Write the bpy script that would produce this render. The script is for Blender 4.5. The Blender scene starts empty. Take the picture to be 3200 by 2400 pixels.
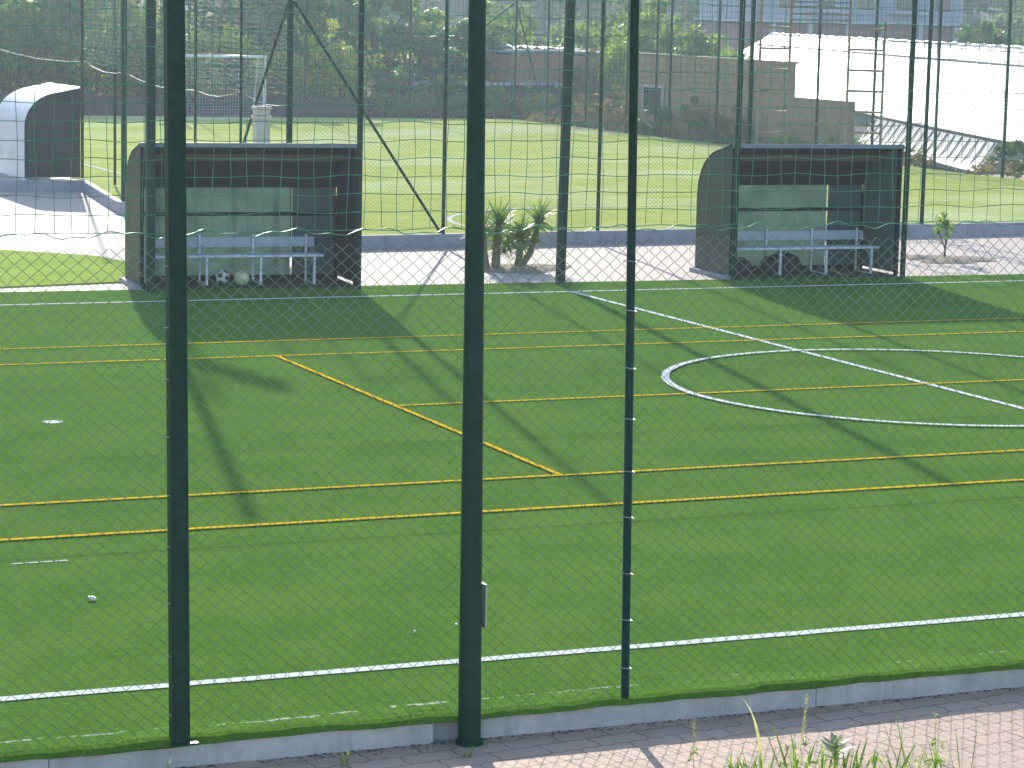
import bpy, math, random
import numpy as np
from mathutils import Vector, Matrix
rnd = random.Random(7); npr = np.random.default_rng(7)
S = bpy.context.scene; C = S.collection
R = math.radians

# ------------------------------------------------------------------ materials
def mat(name):
    m = bpy.data.materials.new(name); m.use_nodes = True
    nt = m.node_tree; nt.nodes.clear()
    out = nt.nodes.new('ShaderNodeOutputMaterial')
    return m, nt, out
def N(nt, t, **k):
    n = nt.nodes.new(t)
    for a, b in k.items():
        if a.startswith('i_'):
            key = a[2:].replace('_', ' ')
            n.inputs[key].default_value = b
        else: setattr(n, a, b)
    return n
def L(nt, a, b): nt.links.new(a, b)
def noise(nt, scale, detail=4, rough=.6, vec=None, stretch=None):
    if vec is None:
        vec = N(nt, 'ShaderNodeTexCoord').outputs['Object']
    if stretch:
        mp = N(nt, 'ShaderNodeMapping'); mp.inputs['Scale'].default_value = stretch
        L(nt, vec, mp.inputs['Vector']); vec = mp.outputs['Vector']
    n = N(nt, 'ShaderNodeTexNoise'); n.inputs['Scale'].default_value = scale
    n.inputs['Detail'].default_value = detail; n.inputs['Roughness'].default_value = rough
    L(nt, vec, n.inputs['Vector']); return n.outputs['Fac']
def ramp(nt, fac, stops):
    r = N(nt, 'ShaderNodeValToRGB'); e = r.color_ramp.elements
    while len(e) < len(stops): e.new(.5)
    for el, (p, c) in zip(e, stops): el.position = p; el.color = (*c, 1)
    L(nt, fac, r.inputs['Fac']); return r.outputs['Color']
def mixc(nt, fac, a, b, mode='MIX'):
    m = N(nt, 'ShaderNodeMix', data_type='RGBA', blend_type=mode)
    for sock, v in ((m.inputs[0], fac), (m.inputs[6], a), (m.inputs[7], b)):
        if isinstance(v, (int, float)): sock.default_value = v
        elif isinstance(v, tuple): sock.default_value = (*v, 1)
        else: L(nt, v, sock)
    return m.outputs[2]
def simple(name, col, rough=.6, metal=0, var=.15, scale=6, spec=.5, bump=0, bscale=80, coat=0, dirt=None):
    m, nt, out = mat(name)
    p = N(nt, 'ShaderNodeBsdfPrincipled')
    f = noise(nt, scale)
    lo = tuple(c*(1-var) for c in col); hi = tuple(min(1, c*(1+var)) for c in col)
    c = ramp(nt, f, [(.3, lo), (.7, hi)])
    if dirt:
        c = mixc(nt, ramp(nt, noise(nt, dirt[1], 6, .7), [(.5, (0, 0, 0)), (.68, (1, 1, 1))]), c, dirt[0])
    L(nt, c, p.inputs['Base Color'])
    p.inputs['Roughness'].default_value = rough; p.inputs['Metallic'].default_value = metal
    p.inputs['Specular IOR Level'].default_value = spec
    if coat: p.inputs['Coat Weight'].default_value = coat; p.inputs['Coat Roughness'].default_value = .28
    if bump:
        b = N(nt, 'ShaderNodeBump'); b.inputs['Strength'].default_value = bump; b.inputs['Distance'].default_value = .02
        L(nt, noise(nt, bscale, 5), b.inputs['Height']); L(nt, b.outputs[0], p.inputs['Normal'])
    L(nt, p.outputs[0], out.inputs[0]); return m
def sheet(name, col, trans, var=.08, rough=.4, clear=0., spec=.4, scale=3):
    """plastic sheeting: part reflects, part lets light through"""
    m, nt, out = mat(name)
    p = N(nt, 'ShaderNodeBsdfPrincipled'); t = N(nt, 'ShaderNodeBsdfTranslucent'); mx = N(nt, 'ShaderNodeMixShader')
    c = ramp(nt, noise(nt, scale, 5), [(.3, tuple(x*(1-var) for x in col)), (.7, tuple(min(1, x*(1+var)) for x in col))])
    L(nt, c, p.inputs['Base Color']); L(nt, c, t.inputs['Color']); p.inputs['Roughness'].default_value = rough
    p.inputs['Specular IOR Level'].default_value = spec
    mx.inputs[0].default_value = trans; L(nt, p.outputs[0], mx.inputs[1]); L(nt, t.outputs[0], mx.inputs[2])
    res = mx.outputs[0]
    if clear:
        tr = N(nt, 'ShaderNodeBsdfTransparent'); tr.inputs['Color'].default_value = (*[min(1, c*1.1) for c in col], 1) if sum(col) > .6 else (.5, .55, .5, 1)
        m2 = N(nt, 'ShaderNodeMixShader'); m2.inputs[0].default_value = clear
        L(nt, res, m2.inputs[1]); L(nt, tr.outputs[0], m2.inputs[2]); res = m2.outputs[0]
    L(nt, res, out.inputs[0]); return m
def leafmat(name, a, b, trans=.35, rough=.5, scale=.8):
    m, nt, out = mat(name)
    p = N(nt, 'ShaderNodeBsdfPrincipled'); t = N(nt, 'ShaderNodeBsdfTranslucent'); mx = N(nt, 'ShaderNodeMixShader')
    pos = N(nt, 'ShaderNodeNewGeometry').outputs['Position']
    c = ramp(nt, noise(nt, scale, 6, .75, pos), [(.32, a), (.68, b)])
    ri = N(nt, 'ShaderNodeObjectInfo').outputs['Random']
    hs = N(nt, 'ShaderNodeHueSaturation'); L(nt, c, hs.inputs['Color'])
    mr = N(nt, 'ShaderNodeMapRange'); L(nt, ri, mr.inputs[0]); mr.inputs[3].default_value = .75; mr.inputs[4].default_value = 1.6
    L(nt, mr.outputs[0], hs.inputs['Value'])
    mr2 = N(nt, 'ShaderNodeMapRange'); L(nt, ri, mr2.inputs[0]); mr2.inputs[3].default_value = .515; mr2.inputs[4].default_value = .485
    L(nt, mr2.outputs[0], hs.inputs['Hue'])
    L(nt, hs.outputs[0], p.inputs['Base Color']); p.inputs['Roughness'].default_value = rough; p.inputs['Specular IOR Level'].default_value = .2
    br = mixc(nt, 1., hs.outputs[0], (1.5, 1.6, .7), 'MULTIPLY'); L(nt, br, t.inputs['Color'])
    mx.inputs[0].default_value = trans; L(nt, p.outputs[0], mx.inputs[1]); L(nt, t.outputs[0], mx.inputs[2])
    L(nt, mx.outputs[0], out.inputs[0]); return m

def turfmat(name, a, b, c3, fine, sheen, bumpd=.012, pale=None):
    m, nt, out = mat(name)
    p = N(nt, 'ShaderNodeBsdfPrincipled')
    pos = N(nt, 'ShaderNodeNewGeometry').outputs['Position']
    f1 = noise(nt, fine, 3, .7, pos, (1, .55, 1)); f2 = noise(nt, 1.1, 5, .6, pos); f3 = noise(nt, fine*.22, 4, .7, pos)
    c = ramp(nt, f1, [(.3, a), (.55, b), (.75, c3)])
    c = mixc(nt, ramp(nt, f3, [(.36, (0, 0, 0)), (.66, (.75, .75, .75))]), c, tuple(x*.60 for x in b))
    c = mixc(nt, ramp(nt, f2, [(.35, (0, 0, 0)), (.7, (.32, .32, .32))]), c, (min(1, b[0]*1.75), min(1, b[1]*1.35), b[2]*1.5))
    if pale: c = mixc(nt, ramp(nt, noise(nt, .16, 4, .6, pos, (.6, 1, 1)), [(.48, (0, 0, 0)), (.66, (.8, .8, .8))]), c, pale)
    sp = noise(nt, fine*1.3, 2, .5, pos)
    c = mixc(nt, ramp(nt, sp, [(.70, (0, 0, 0)), (.78, (.7, .7, .7))]), c, (.42, .5, .3))
    L(nt, c, p.inputs['Base Color']); p.inputs['Roughness'].default_value = .75
    p.inputs['Specular IOR Level'].default_value = .0
    p.inputs['Sheen Weight'].default_value = sheen; p.inputs['Sheen Roughness'].default_value = .45
    p.inputs['Sheen Tint'].default_value = (.5, .9, .3, 1)
    bm = N(nt, 'ShaderNodeBump'); bm.inputs['Strength'].default_value = .8; bm.inputs['Distance'].default_value = bumpd
    L(nt, f1, bm.inputs['Height']); L(nt, bm.outputs[0], p.inputs['Normal'])
    L(nt, p.outputs[0], out.inputs[0]); return m

def paver(name, tones, mortar, sx, rot=0, wave=.012):
    m, nt, out = mat(name); p = N(nt, 'ShaderNodeBsdfPrincipled')
    pos = N(nt, 'ShaderNodeNewGeometry').outputs['Position']
    mp = N(nt, 'ShaderNodeMapping'); mp.inputs['Rotation'].default_value = (0, 0, rot); L(nt, pos, mp.inputs['Vector'])
    se = N(nt, 'ShaderNodeSeparateXYZ'); L(nt, mp.outputs[0], se.inputs[0])
    def mth(op, a, b=None):
        n = N(nt, 'ShaderNodeMath', operation=op)
        for i, v in enumerate((a, b)):
            if v is None: continue
            if isinstance(v, (int, float)): n.inputs[i].default_value = v
            else: L(nt, v, n.inputs[i])
        return n.outputs[0]
    tri = mth('PINGPONG', se.outputs[0], .056)          # zigzag sides of the interlocking stones
    trj = mth('PINGPONG', se.outputs[1], .056)
    y2 = mth('ADD', se.outputs[1], mth('MULTIPLY', tri, wave*32)); x2 = mth('ADD', se.outputs[0], mth('MULTIPLY', trj, wave*20))
    cb = N(nt, 'ShaderNodeCombineXYZ'); L(nt, x2, cb.inputs[0]); L(nt, y2, cb.inputs[1])
    br = N(nt, 'ShaderNodeTexBrick'); L(nt, cb.outputs[0], br.inputs['Vector'])
    br.inputs['Scale'].default_value = 1; br.inputs['Brick Width'].default_value = .224*sx; br.inputs['Row Height'].default_value = .112*sx
    br.inputs['Mortar Size'].default_value = .005*sx; br.inputs['Mortar Smooth'].default_value = .4
    br.inputs['Color1'].default_value = (*tones[0], 1); br.inputs['Color2'].default_value = (*tones[1], 1); br.inputs['Mortar'].default_value = (*mortar, 1)
    c = mixc(nt, ramp(nt, noise(nt, 3, 6, .7, pos), [(.35, (0, 0, 0)), (.75, (.7, .7, .7))]), br.outputs['Color'], tones[2])
    c = mixc(nt, .35, c, ramp(nt, noise(nt, 60, 3, .6, pos), [(.3, (.25, .25, .25)), (.7, (1, 1, 1))]), 'MULTIPLY')
    L(nt, c, p.inputs['Base Color']); p.inputs['Roughness'].default_value = .8
    bm = N(nt, 'ShaderNodeBump'); bm.inputs['Distance'].default_value = .006; bm.inputs['Strength'].default_value = .7
    iv = mth('SUBTRACT', 1., br.outputs['Fac']); L(nt, iv, bm.inputs['Height']); L(nt, bm.outputs[0], p.inputs['Normal'])
    L(nt, p.outputs[0], out.inputs[0]); return m

def concrete(name, col, streak=(.16, .14, .12)):
    m, nt, out = mat(name); p = N(nt, 'ShaderNodeBsdfPrincipled')
    pos = N(nt, 'ShaderNodeNewGeometry').outputs['Position']
    c = ramp(nt, noise(nt, 4, 8, .7, pos), [(.3, tuple(x*.75 for x in col)), (.72, tuple(x*1.15 for x in col))])
    st = ramp(nt, noise(nt, 2.2, 6, .7, pos, (2.2, 1, .25)), [(.52, (0, 0, 0)), (.72, (.6, .6, .6))])
    c = mixc(nt, st, c, streak)
    L(nt, c, p.inputs['Base Color']); p.inputs['Roughness'].default_value = .85
    bm = N(nt, 'ShaderNodeBump'); bm.inputs['Distance'].default_value = .006; bm.inputs['Strength'].default_value = .5
    L(nt, noise(nt, 30, 6, .7, pos), bm.inputs['Height']); L(nt, bm.outputs[0], p.inputs['Normal'])
    L(nt, p.outputs[0], out.inputs[0]); return m

def paint(name, col, wear=.35, fine=60):
    """line fibres tufted in the turf: grass shows through in worn spots"""
    m, nt, out = mat(name); p = N(nt, 'ShaderNodeBsdfPrincipled')
    pos = N(nt, 'ShaderNodeNewGeometry').outputs['Position']
    c = ramp(nt, noise(nt, 5, 5, .6, pos), [(.3, tuple(x*.82 for x in col)), (.7, col)])
    c = mixc(nt, ramp(nt, noise(nt, fine, 4, .75, pos), [(.5, (0, 0, 0)), (.75, (wear, wear, wear))]), c, (.10, .2, .05))
    L(nt, c, p.inputs['Base Color']); p.inputs['Roughness'].default_value = .9; p.inputs['Specular IOR Level'].default_value = 0
    L(nt, p.outputs[0], out.inputs[0]); return m

M = dict(
    turf=turfmat('turf_fibre', (.045, .115, .013), (.101, .214, .027), (.19, .325, .060), 48, .046),
    turf2=turfmat('field_turf_fibre', (.32, .38, .08), (.46, .53, .13), (.64, .67, .27), 22, .05, .02, pale=(.60, .62, .34)),  # pale base: the field's backlit brightening is put into the fibre colour
    turf3=turfmat('strip_turf_fibre', (.26, .38, .06), (.38, .52, .10), (.5, .62, .17), 40, .02, .015),
    earth=simple('earth', (.19, .15, .09), .95, var=.35, scale=2, bump=.6, bscale=20),
    slope=simple('scrub_ground', (.055, .075, .025), .95, var=.4, scale=.6, bump=.6, bscale=5),
    hill=simple('wooded_slope', (.05, .075, .035), .95, var=.5, scale=.12, bump=.6, bscale=1),
    soil=simple('dry_soil', (.30, .24, .17), .95, var=.4, scale=14, bump=.8, bscale=60),
    soil_dark=simple('dark_soil', (.13, .115, .09), .95, var=.4, scale=20),
    paver=paver('interlocking_paver', ((.64, .42, .31), (.54, .36, .27), (.70, .50, .38)), (.17, .13, .11), 1.5, R(-8)),
    paver2=paver('pale_paver', ((.60, .47, .39), (.55, .43, .36), (.64, .52, .44)), (.40, .33, .30), 1.4, R(3)),
    kerb=concrete('kerb_concrete', (.60, .55, .52), (.22, .19, .15)),
    kerb2=concrete('old_kerb_concrete', (.40, .39, .42)),
    darkwall=concrete('dark_wall_render', (.055, .06, .065), (.04, .05, .04)),
    brown=concrete('brown_wall_render', (.40, .28, .19), (.2, .14, .1)),
    orange=concrete('ochre_wall_render', (.42, .24, .13), (.3, .2, .12)),
    turf_dark=simple('dark_floor_turf', (.03, .06, .02), .95, var=.4, scale=20, bump=.6),  # darker green turf for the dugout floors
    white=paint('white_line_fibre', (.84, .86, .80), .45),
    seam=paint('turf_seam_thread', (.035, .10, .02), .5),
    worn=paint('frayed_line_fibre', (.55, .60, .48), .5),
    yellow=paint('yellow_line_fibre', (.82, .50, .02), .2),
    post=simple('dark_green_paint', (.005, .044, .024), .42, var=.3, scale=14, spec=.16, dirt=((.016, .05, .035), 9)),
    pole=simple('pole_green_paint', (.004, .044, .024), .38, var=.3, scale=7, spec=.18, dirt=((.012, .05, .03), 6)),
    wire=simple('green_coated_wire', (.13, .215, .135), .29, .7, var=.2, spec=.9, coat=1.),
    cord=simple('teal_coated_wire', (.08, .30, .17), .32, .45, var=.2, spec=.8),
    net2=simple('teal_net_cord', (.05, .18, .13), .5, var=.2),
    hem=simple('pale_hem_rope', (.28, .38, .27), .6),
    galv=simple('galvanised_steel', (.45, .47, .48), .4, .7),
    white_metal=simple('white_bench_paint', (.66, .69, .78), .4, var=.06),
    grey_plank=simple('grey_bench_plank', (.44, .47, .52), .5, var=.12),
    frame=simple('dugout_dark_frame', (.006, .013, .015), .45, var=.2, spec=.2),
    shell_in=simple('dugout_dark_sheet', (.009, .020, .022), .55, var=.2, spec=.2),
    fascia=simple('dugout_fascia', (.20, .23, .27), .5),
    band=simple('brown_trim', (.10, .07, .035), .6),
    shell_white=simple('white_shell', (.80, .82, .85), .35, var=.04, spec=.4, dirt=((.62, .62, .62), 3)),
    pane=sheet('green_translucent_sheet', (.235, .32, .275), .60, var=.2, scale=2.5),
    pane_dark=sheet('grey_green_sheet', (.10, .145, .155), .32, var=.15, scale=2),
    side_clear=sheet('smoky_side_sheet', (.46, .47, .36), .5, var=.1, clear=.58, spec=.2),
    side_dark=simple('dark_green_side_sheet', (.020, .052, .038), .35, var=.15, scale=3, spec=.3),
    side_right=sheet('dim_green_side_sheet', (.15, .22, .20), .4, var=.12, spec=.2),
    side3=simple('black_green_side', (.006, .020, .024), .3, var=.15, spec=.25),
    ballw=simple('ball_white', (.78, .77, .72), .4, var=.05), ballk=simple('ball_black', (.02, .02, .025), .4),
    bally=simple('ball_pale_yellow', (.62, .62, .36), .4, var=.1),
    bag=simple('black_kit_bag', (.012, .011, .013), .7, var=.3, scale=20),
    cloth=simple('pale_cloth', (.62, .66, .85), .8, var=.05),
    pillar=simple('pale_plaster', (.62, .57, .47), .85, var=.1, bump=.4, bscale=25, dirt=((.45, .40, .3), 4)),
    gh=sheet('greenhouse_film', (.74, .77, .81), .25, var=.10, rough=.35, scale=1.2),
    ghside=sheet('greenhouse_side_film', (.72, .75, .82), .55, var=.08, rough=.5, scale=2),
    ghstrap=simple('greenhouse_strap', (.22, .22, .24), .6),
    rust=simple('rusty_steel', (.32, .25, .20), .7, .2, var=.3, scale=30, dirt=((.32, .27, .2), 12)),
    bwall=simple('grey_blue_facade', (.36, .40, .46), .8, var=.06, scale=1),
    bpink=simple('red_brick_ground_floor', (.34, .19, .16), .85, var=.2, scale=2),
    glass=simple('dark_window_glass', (.03, .04, .06), .12, var=.1, spec=.8),
    bslab=simple('pale_slab', (.55, .55, .56), .8),
    goal=simple('white_goal_post', (.78, .80, .82), .35, var=.04),
    goalnet=simple('goal_net_cord', (.55, .57, .55), .7),
    tarp=simple('white_tarp', (.80, .78, .74), .6, var=.06),
    leaf_olive=leafmat('olive_leaf', (.10, .15, .02), (.38, .40, .07), .5),
    leaf_dark=leafmat('dark_leaf', (.04, .085, .028), (.13, .20, .06), .4),
    leaf_mid=leafmat('mid_leaf', (.07, .13, .03), (.23, .31, .06), .45),
    leaf_lime=leafmat('lime_leaf', (.13, .20, .03), (.27, .36, .06), .5),
    leaf_dry=leafmat('dry_leaf', (.12, .085, .05), (.24, .18, .10), .3),
    leaf_yucca=leafmat('yucca_leaf', (.10, .18, .04), (.33, .42, .11), .48, .45, 5),
    leaf_weed=leafmat('weed_leaf', (.10, .19, .04), (.24, .36, .09), .4, .4, 20),
    leaf_grey=leafmat('grey_green_leaf', (.10, .14, .11), (.22, .27, .2), .25, .5, 20),
    seed=leafmat('seed_head', (.36, .36, .18), (.55, .52, .3), .4, .7, 20),
    bark=simple('bark', (.12, .085, .055), .9, var=.35, scale=25, bump=.6, bscale=60),
    yback=simple('yucca_stem', (.25, .19, .12), .9, var=.35, scale=30, bump=.6, bscale=60),
)

# ------------------------------------------------------------------ mesh builder
class MB:
    def __init__(s): s.v = []; s.f = []; s.n = 0; s.mi = []; s.cur = 0
    def add(s, verts, faces):
        verts = np.asarray(verts, float); b = s.n
        s.v.append(verts); s.n += len(verts)
        s.f += [tuple(i+b for i in f) for f in faces]; s.mi += [s.cur]*len(faces)
        return s
    def box(s, c, d, rz=0, rx=0, ry=0, taper=1.):
        hx, hy, hz = d[0]/2, d[1]/2, d[2]/2
        q = []
        for z, t in ((-hz, 1), (hz, taper)):
            for x, y in ((-hx, -hy), (hx, -hy), (hx, hy), (-hx, hy)): q.append((x*t, y*t, z))
        m = Matrix.Translation(c) @ Matrix.Rotation(rz, 4, 'Z') @ Matrix.Rotation(rx, 4, 'X') @ Matrix.Rotation(ry, 4, 'Y')
        q = [m @ Vector(p) for p in q]
        return s.add([tuple(p) for p in q], [(3, 2, 1, 0), (4, 5, 6, 7), (0, 1, 5, 4), (1, 2, 6, 5), (2, 3, 7, 6), (3, 0, 4, 7)])
    def tube(s, path, r, n=8, cap=True):
        P = [Vector(p) for p in path]; m = len(P)
        rs = r if isinstance(r, (list, tuple)) else [r]*m
        vs = []; 
        for i, p in enumerate(P):
            t = (P[min(i+1, m-1)]-P[max(i-1, 0)]).normalized()
            u = t.cross(Vector((0, 0, 1)) if abs(t.z) < .9 else Vector((0, 1, 0))).normalized(); w = t.cross(u)
            for k in range(n):
                a = 2*math.pi*k/n
                vs.append(tuple(p+u*(math.cos(a)*rs[i])+w*(math.sin(a)*rs[i])))
        fs = [(i*n+k, i*n+(k+1) % n, (i+1)*n+(k+1) % n, (i+1)*n+k) for i in range(m-1) for k in range(n)]
        if cap: fs += [tuple(range(n)), tuple(range((m-1)*n, m*n))[::-1]]
        return s.add(vs, fs)
    def poly(s, pts, th=None, up=Vector((0, 0, 1))):
        k = len(pts)
        if th is None: return s.add(pts, [tuple(range(k))])
        lo = [tuple(Vector(p)-Vector(up)*th) for p in pts]
        return s.add(list(pts)+lo, [tuple(range(k)), tuple(range(2*k-1, k-1, -1))]+[(i, i+k, (i+1) % k+k, (i+1) % k) for i in range(k)])
    def build(s, name, m, parent=None, smooth=False):
        me = bpy.data.meshes.new(name)
        if s.v: me.from_pydata(np.concatenate(s.v).tolist(), [], s.f)
        ms = m if isinstance(m, (list, tuple)) else [m]
        for k in ms: me.materials.append(M[k] if isinstance(k, str) else k)
        if len(ms) > 1: me.polygons.foreach_set('material_index', s.mi)
        if smooth: me.polygons.foreach_set('use_smooth', [True]*len(me.polygons))
        me.update()
        o = bpy.data.objects.new(name, me); C.objects.link(o)
        if parent is not None: o.parent = parent
        return o
def tag(o, label=None, cat=None, group=None, kind=None):
    for k, v in (('label', label), ('category', cat), ('group', group), ('kind', kind)):
        if v: o[k] = v
    return o
def empty(name, loc, label, cat, group=None, rz=0):
    o = bpy.data.objects.new(name, None); C.objects.link(o); o.location = loc; o.rotation_euler = (0, 0, rz); o.empty_display_size = .2
    return tag(o, label, cat, group)
def struct(name, mb, m, label=None, smooth=False): return tag(mb.build(name, m, smooth=smooth), kind='structure', label=label)
def copy_tree(o, parent=None):
    c = o.copy(); C.objects.link(c)
    if parent is not None: c.parent = parent
    for ch in list(o.children): copy_tree(ch, c)
    return c
def bevel(o, w, seg=2):
    b = o.modifiers.new('bevel', 'BEVEL'); b.width = w; b.segments = seg; b.limit_method = 'ANGLE'; return o

# wire tubes in bulk (many polylines of equal length): pts (W,K,3), constant cross-section
def wires(mb, pts, r, axis, n=4, tang=None):
    W, K, _ = pts.shape
    t = np.zeros_like(pts); t[:, 1:-1] = pts[:, 2:]-pts[:, :-2]; t[:, 0] = pts[:, 1]-pts[:, 0]; t[:, -1] = pts[:, -1]-pts[:, -2]
    if tang is not None: t = tang.copy()
    t /= np.linalg.norm(t, axis=2, keepdims=True)+1e-9
    a = np.broadcast_to(np.asarray(axis, float), pts.shape)
    u = np.cross(t, a); u /= np.linalg.norm(u, axis=2, keepdims=True)+1e-9; w = np.cross(t, u)
    ring = [pts+(u*math.cos(2*math.pi*k/n)+w*math.sin(2*math.pi*k/n))*r for k in range(n)]
    V = np.stack(ring, 2).reshape(-1, 3)
    idx = np.arange(W*K*n).reshape(W, K, n)
    A = idx[:, :-1, :]; B = idx[:, 1:, :]
    F = np.stack([A, np.roll(A, -1, 2), np.roll(B, -1, 2), B], -1).reshape(-1, 4)
    return mb.add(V, F.tolist())
def chainlink(mb, p0, p1, z0, z1, h=.0425, r=.0019, bulge=.012, n=4):
    p0 = np.array(p0, float); p1 = np.array(p1, float); Ln = np.linalg.norm(p1-p0); u = (p1-p0)/Ln; nv = np.array([-u[1], u[0]])
    W = int(Ln/h); K = int((z1-z0)/(h*.85))
    i = np.arange(W)[:, None]; k = np.arange(K)[None, :]
    par = (i+k) % 2
    s = (i+par)*h + .0015*np.sin(k*.9+i*.3) + .002*npr.standard_normal((W, K)); z = z0+k*h*.85+0*i + .0015*npr.standard_normal((W, K))
    s = s + .006*np.sin(z*2.1+i*.011)
    off = np.where(par == 0, -r, r)*1.0 + bulge*np.sin(s*1.9+.4)*np.sin(z*1.6)
    z = z + .010*np.sin(s*2.3)
    P = np.stack([p0[0]+u[0]*s+nv[0]*off, p0[1]+u[1]*s+nv[1]*off, z], -1)
    D = P[:, 1:]-P[:, :-1]
    Q = np.stack([P[:, :-1]+D*.05, P[:, :-1]+D*.95], 2).reshape(W, -1, 3)
    T = np.stack([D, D], 2).reshape(W, -1, 3)
    return wires(mb, Q, r, (nv[0], nv[1], 0), n, T)
def gridnet(mb, p0, p1, z0, z1, cx=.1, cz=.1, r=.002, wav=.008, sag=0, n=4, skew=0):
    p0 = np.array(p0, float); p1 = np.array(p1, float); Ln = np.linalg.norm(p1-p0); u = (p1-p0)/Ln; nv = np.array([-u[1], u[0]])
    ns = int(Ln/cx)+1; nz = int((z1-z0)/cz)+1; sub = 3
    ph = npr.uniform(0, 6, (nz, 1))
    def place(s, z):
        return np.stack([p0[0]+u[0]*s+nv[0]*.01*np.sin(s*3+z), p0[1]+u[1]*s+nv[1]*.01*np.sin(s*3+z), z], -1)
    s = np.arange((ns-1)*sub+1)[None, :]*cx/sub; zz = z0+np.arange(nz)[:, None]*cz
    def wave(s, zz, ph=0): return wav*(np.sin(s*6.3*2.1+zz*4)*.5+np.sin(s*9.1+zz*13+ph)*.5)-sag*np.sin(math.pi*np.clip((s % 3.)/3., 0, 1))*(1 if sag else 0)
    wires(mb, place(s+0*zz, zz+wave(s, zz)), r, (nv[0], nv[1], 0), n)
    s2 = np.arange(ns)[:, None]*cx; z2 = z0+np.arange(nz)[None, :]*cz
    sk = skew*(z2-z0)*np.clip((s2/Ln-.55), 0, 1)
    wires(mb, place(s2+.006*np.sin(z2*9+s2*17)+sk, z2+wave(s2, z2)), r, (nv[0], nv[1], 0), n)
    return mb
def post(name, parent, base, h, r, lean=(0, 0), square=True, m='post', rz=0):
    mb = MB(); t = (base[0]+lean[0]*h, base[1]+lean[1]*h, base[2]+h)
    if square:
        q = []
        for c in (base, t):
            for a in range(4):
                an = rz+math.pi/4+a*math.pi/2
                q.append((c[0]+math.cos(an)*r*1.414, c[1]+math.sin(an)*r*1.414, c[2]))
        mb.add(q, [(3, 2, 1, 0), (4, 5, 6, 7), (0, 1, 5, 4), (1, 2, 6, 5), (2, 3, 7, 6), (3, 0, 4, 7)])
        o = mb.build(name, m, parent); bevel(o, r*.25)
    else:
        mb.tube([base, t], r, 14); o = mb.build(name, m, parent, smooth=False)
        for pl in o.data.polygons:
            if len(pl.vertices) == 4: pl.use_smooth = True
    return o

# ------------------------------------------------------------------ camera, sun, sky
cam = bpy.data.cameras.new('camera'); co = bpy.data.objects.new('camera', cam); C.objects.link(co)
yaw, pit, rol, f = R(23.08999), R(8.131435), R(1.241376), 8099.52
fw = Vector((math.sin(yaw)*math.cos(pit), math.cos(yaw)*math.cos(pit), -math.sin(pit)))
rt = Vector((math.cos(yaw), -math.sin(yaw), 0)); up = rt.cross(fw)
r2 = rt*math.cos(rol)+up*math.sin(rol); u2 = -rt*math.sin(rol)+up*math.cos(rol)
mw = Matrix(((r2.x, u2.x, -fw.x, 0), (r2.y, u2.y, -fw.y, 0), (r2.z, u2.z, -fw.z, 4.0607), (0, 0, 0, 1)))
co.matrix_world = mw
cam.sensor_width = 36; cam.lens = 36*f/3200; cam.clip_end = 2000; cam.clip_start = .1
S.camera = co
SUN_AZ, SUN_EL = math.atan2(.213, .977), R(19.5)
sd = Vector((math.sin(SUN_AZ)*math.cos(SUN_EL), math.cos(SUN_AZ)*math.cos(SUN_EL), math.sin(SUN_EL)))
sl = bpy.data.lights.new('sun', 'SUN'); sl.energy = 4.6; sl.angle = R(.53); sl.color = (1, .93, .82)
so = bpy.data.objects.new('sun', sl); C.objects.link(so); so.rotation_euler = (-sd).to_track_quat('-Z', 'Y').to_euler(); so.location = (30, 120, 60)
w = bpy.data.worlds.new('World'); S.world = w; w.use_nodes = True; nt = w.node_tree
sky = nt.nodes.new('ShaderNodeTexSky'); sky.sky_type = 'NISHITA'; sky.sun_disc = False; sky.sun_elevation = SUN_EL; sky.sun_rotation = SUN_AZ
sky.air_density = 1.; sky.dust_density = .6; sky.ozone_density = 2.5
nt.links.new(sky.outputs[0], nt.nodes['Background'].inputs[0]); nt.nodes['Background'].inputs[1].default_value = .15
S.view_settings.view_transform = 'Standard'; S.view_settings.look = 'None'; S.view_settings.gamma = 1; S.view_settings.exposure = .98
S.cycles.max_bounces = 8; S.cycles.transparent_max_bounces = 24; S.cycles.volume_bounces = 0
S.cycles.use_denoising = True

# ------------------------------------------------------------------ ground
def flat(x0, y0, x1, y1, z): return MB().poly([(x0, y0, z), (x1, y0, z), (x1, y1, z), (x0, y1, z)])
gmb = MB()
struct('ground', flat(-600, -200, 700, 900, -.9), 'earth')
mb = MB().box((7, 10.3, -.30), (60, 6.64, .30)); struct('pavement', mb, 'paver')
mb = MB().poly([(-40, 36.9, -.004), (48, 35.4, -.004), (48, 60, -.004), (-40, 60, -.004)]); struct('walkway', mb, 'paver2')

# kerb wall under the near edge, cast in lengths, one broken corner beside the pole
mb = MB(); x = -8.
cuts = [(-8, -2.5), (-2.497, 1.2), (1.203, 3.1), (3.103, 5.36), (5.62, 7.9), (7.903, 10.4), (10.403, 16), (16.003, 22)]
for a, b in cuts: mb.box(((a+b)/2, 13.72+rnd.uniform(-.002, .002), -.1), (b-a, .20, .205))
mb.box((5.49, 13.76, -.12), (.26, .12, .17))
o = struct('kerb', mb, 'kerb'); bevel(o, .008)

mb = MB()
for i in range(520):
    x = rnd.uniform(1.5, 11); y = 13.612-abs(rnd.gauss(0, .03)); q = rnd.uniform(.003, .014)
    mb.box((x, y, -.149), (q*1.6, q, rnd.uniform(.003, .008)), rnd.uniform(0, 3))
tag(mb.build('soil_crumbs', 'soil_dark'), 'dark soil and moss crumbs along the foot of the near kerb', 'soil', kind='stuff')
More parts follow.
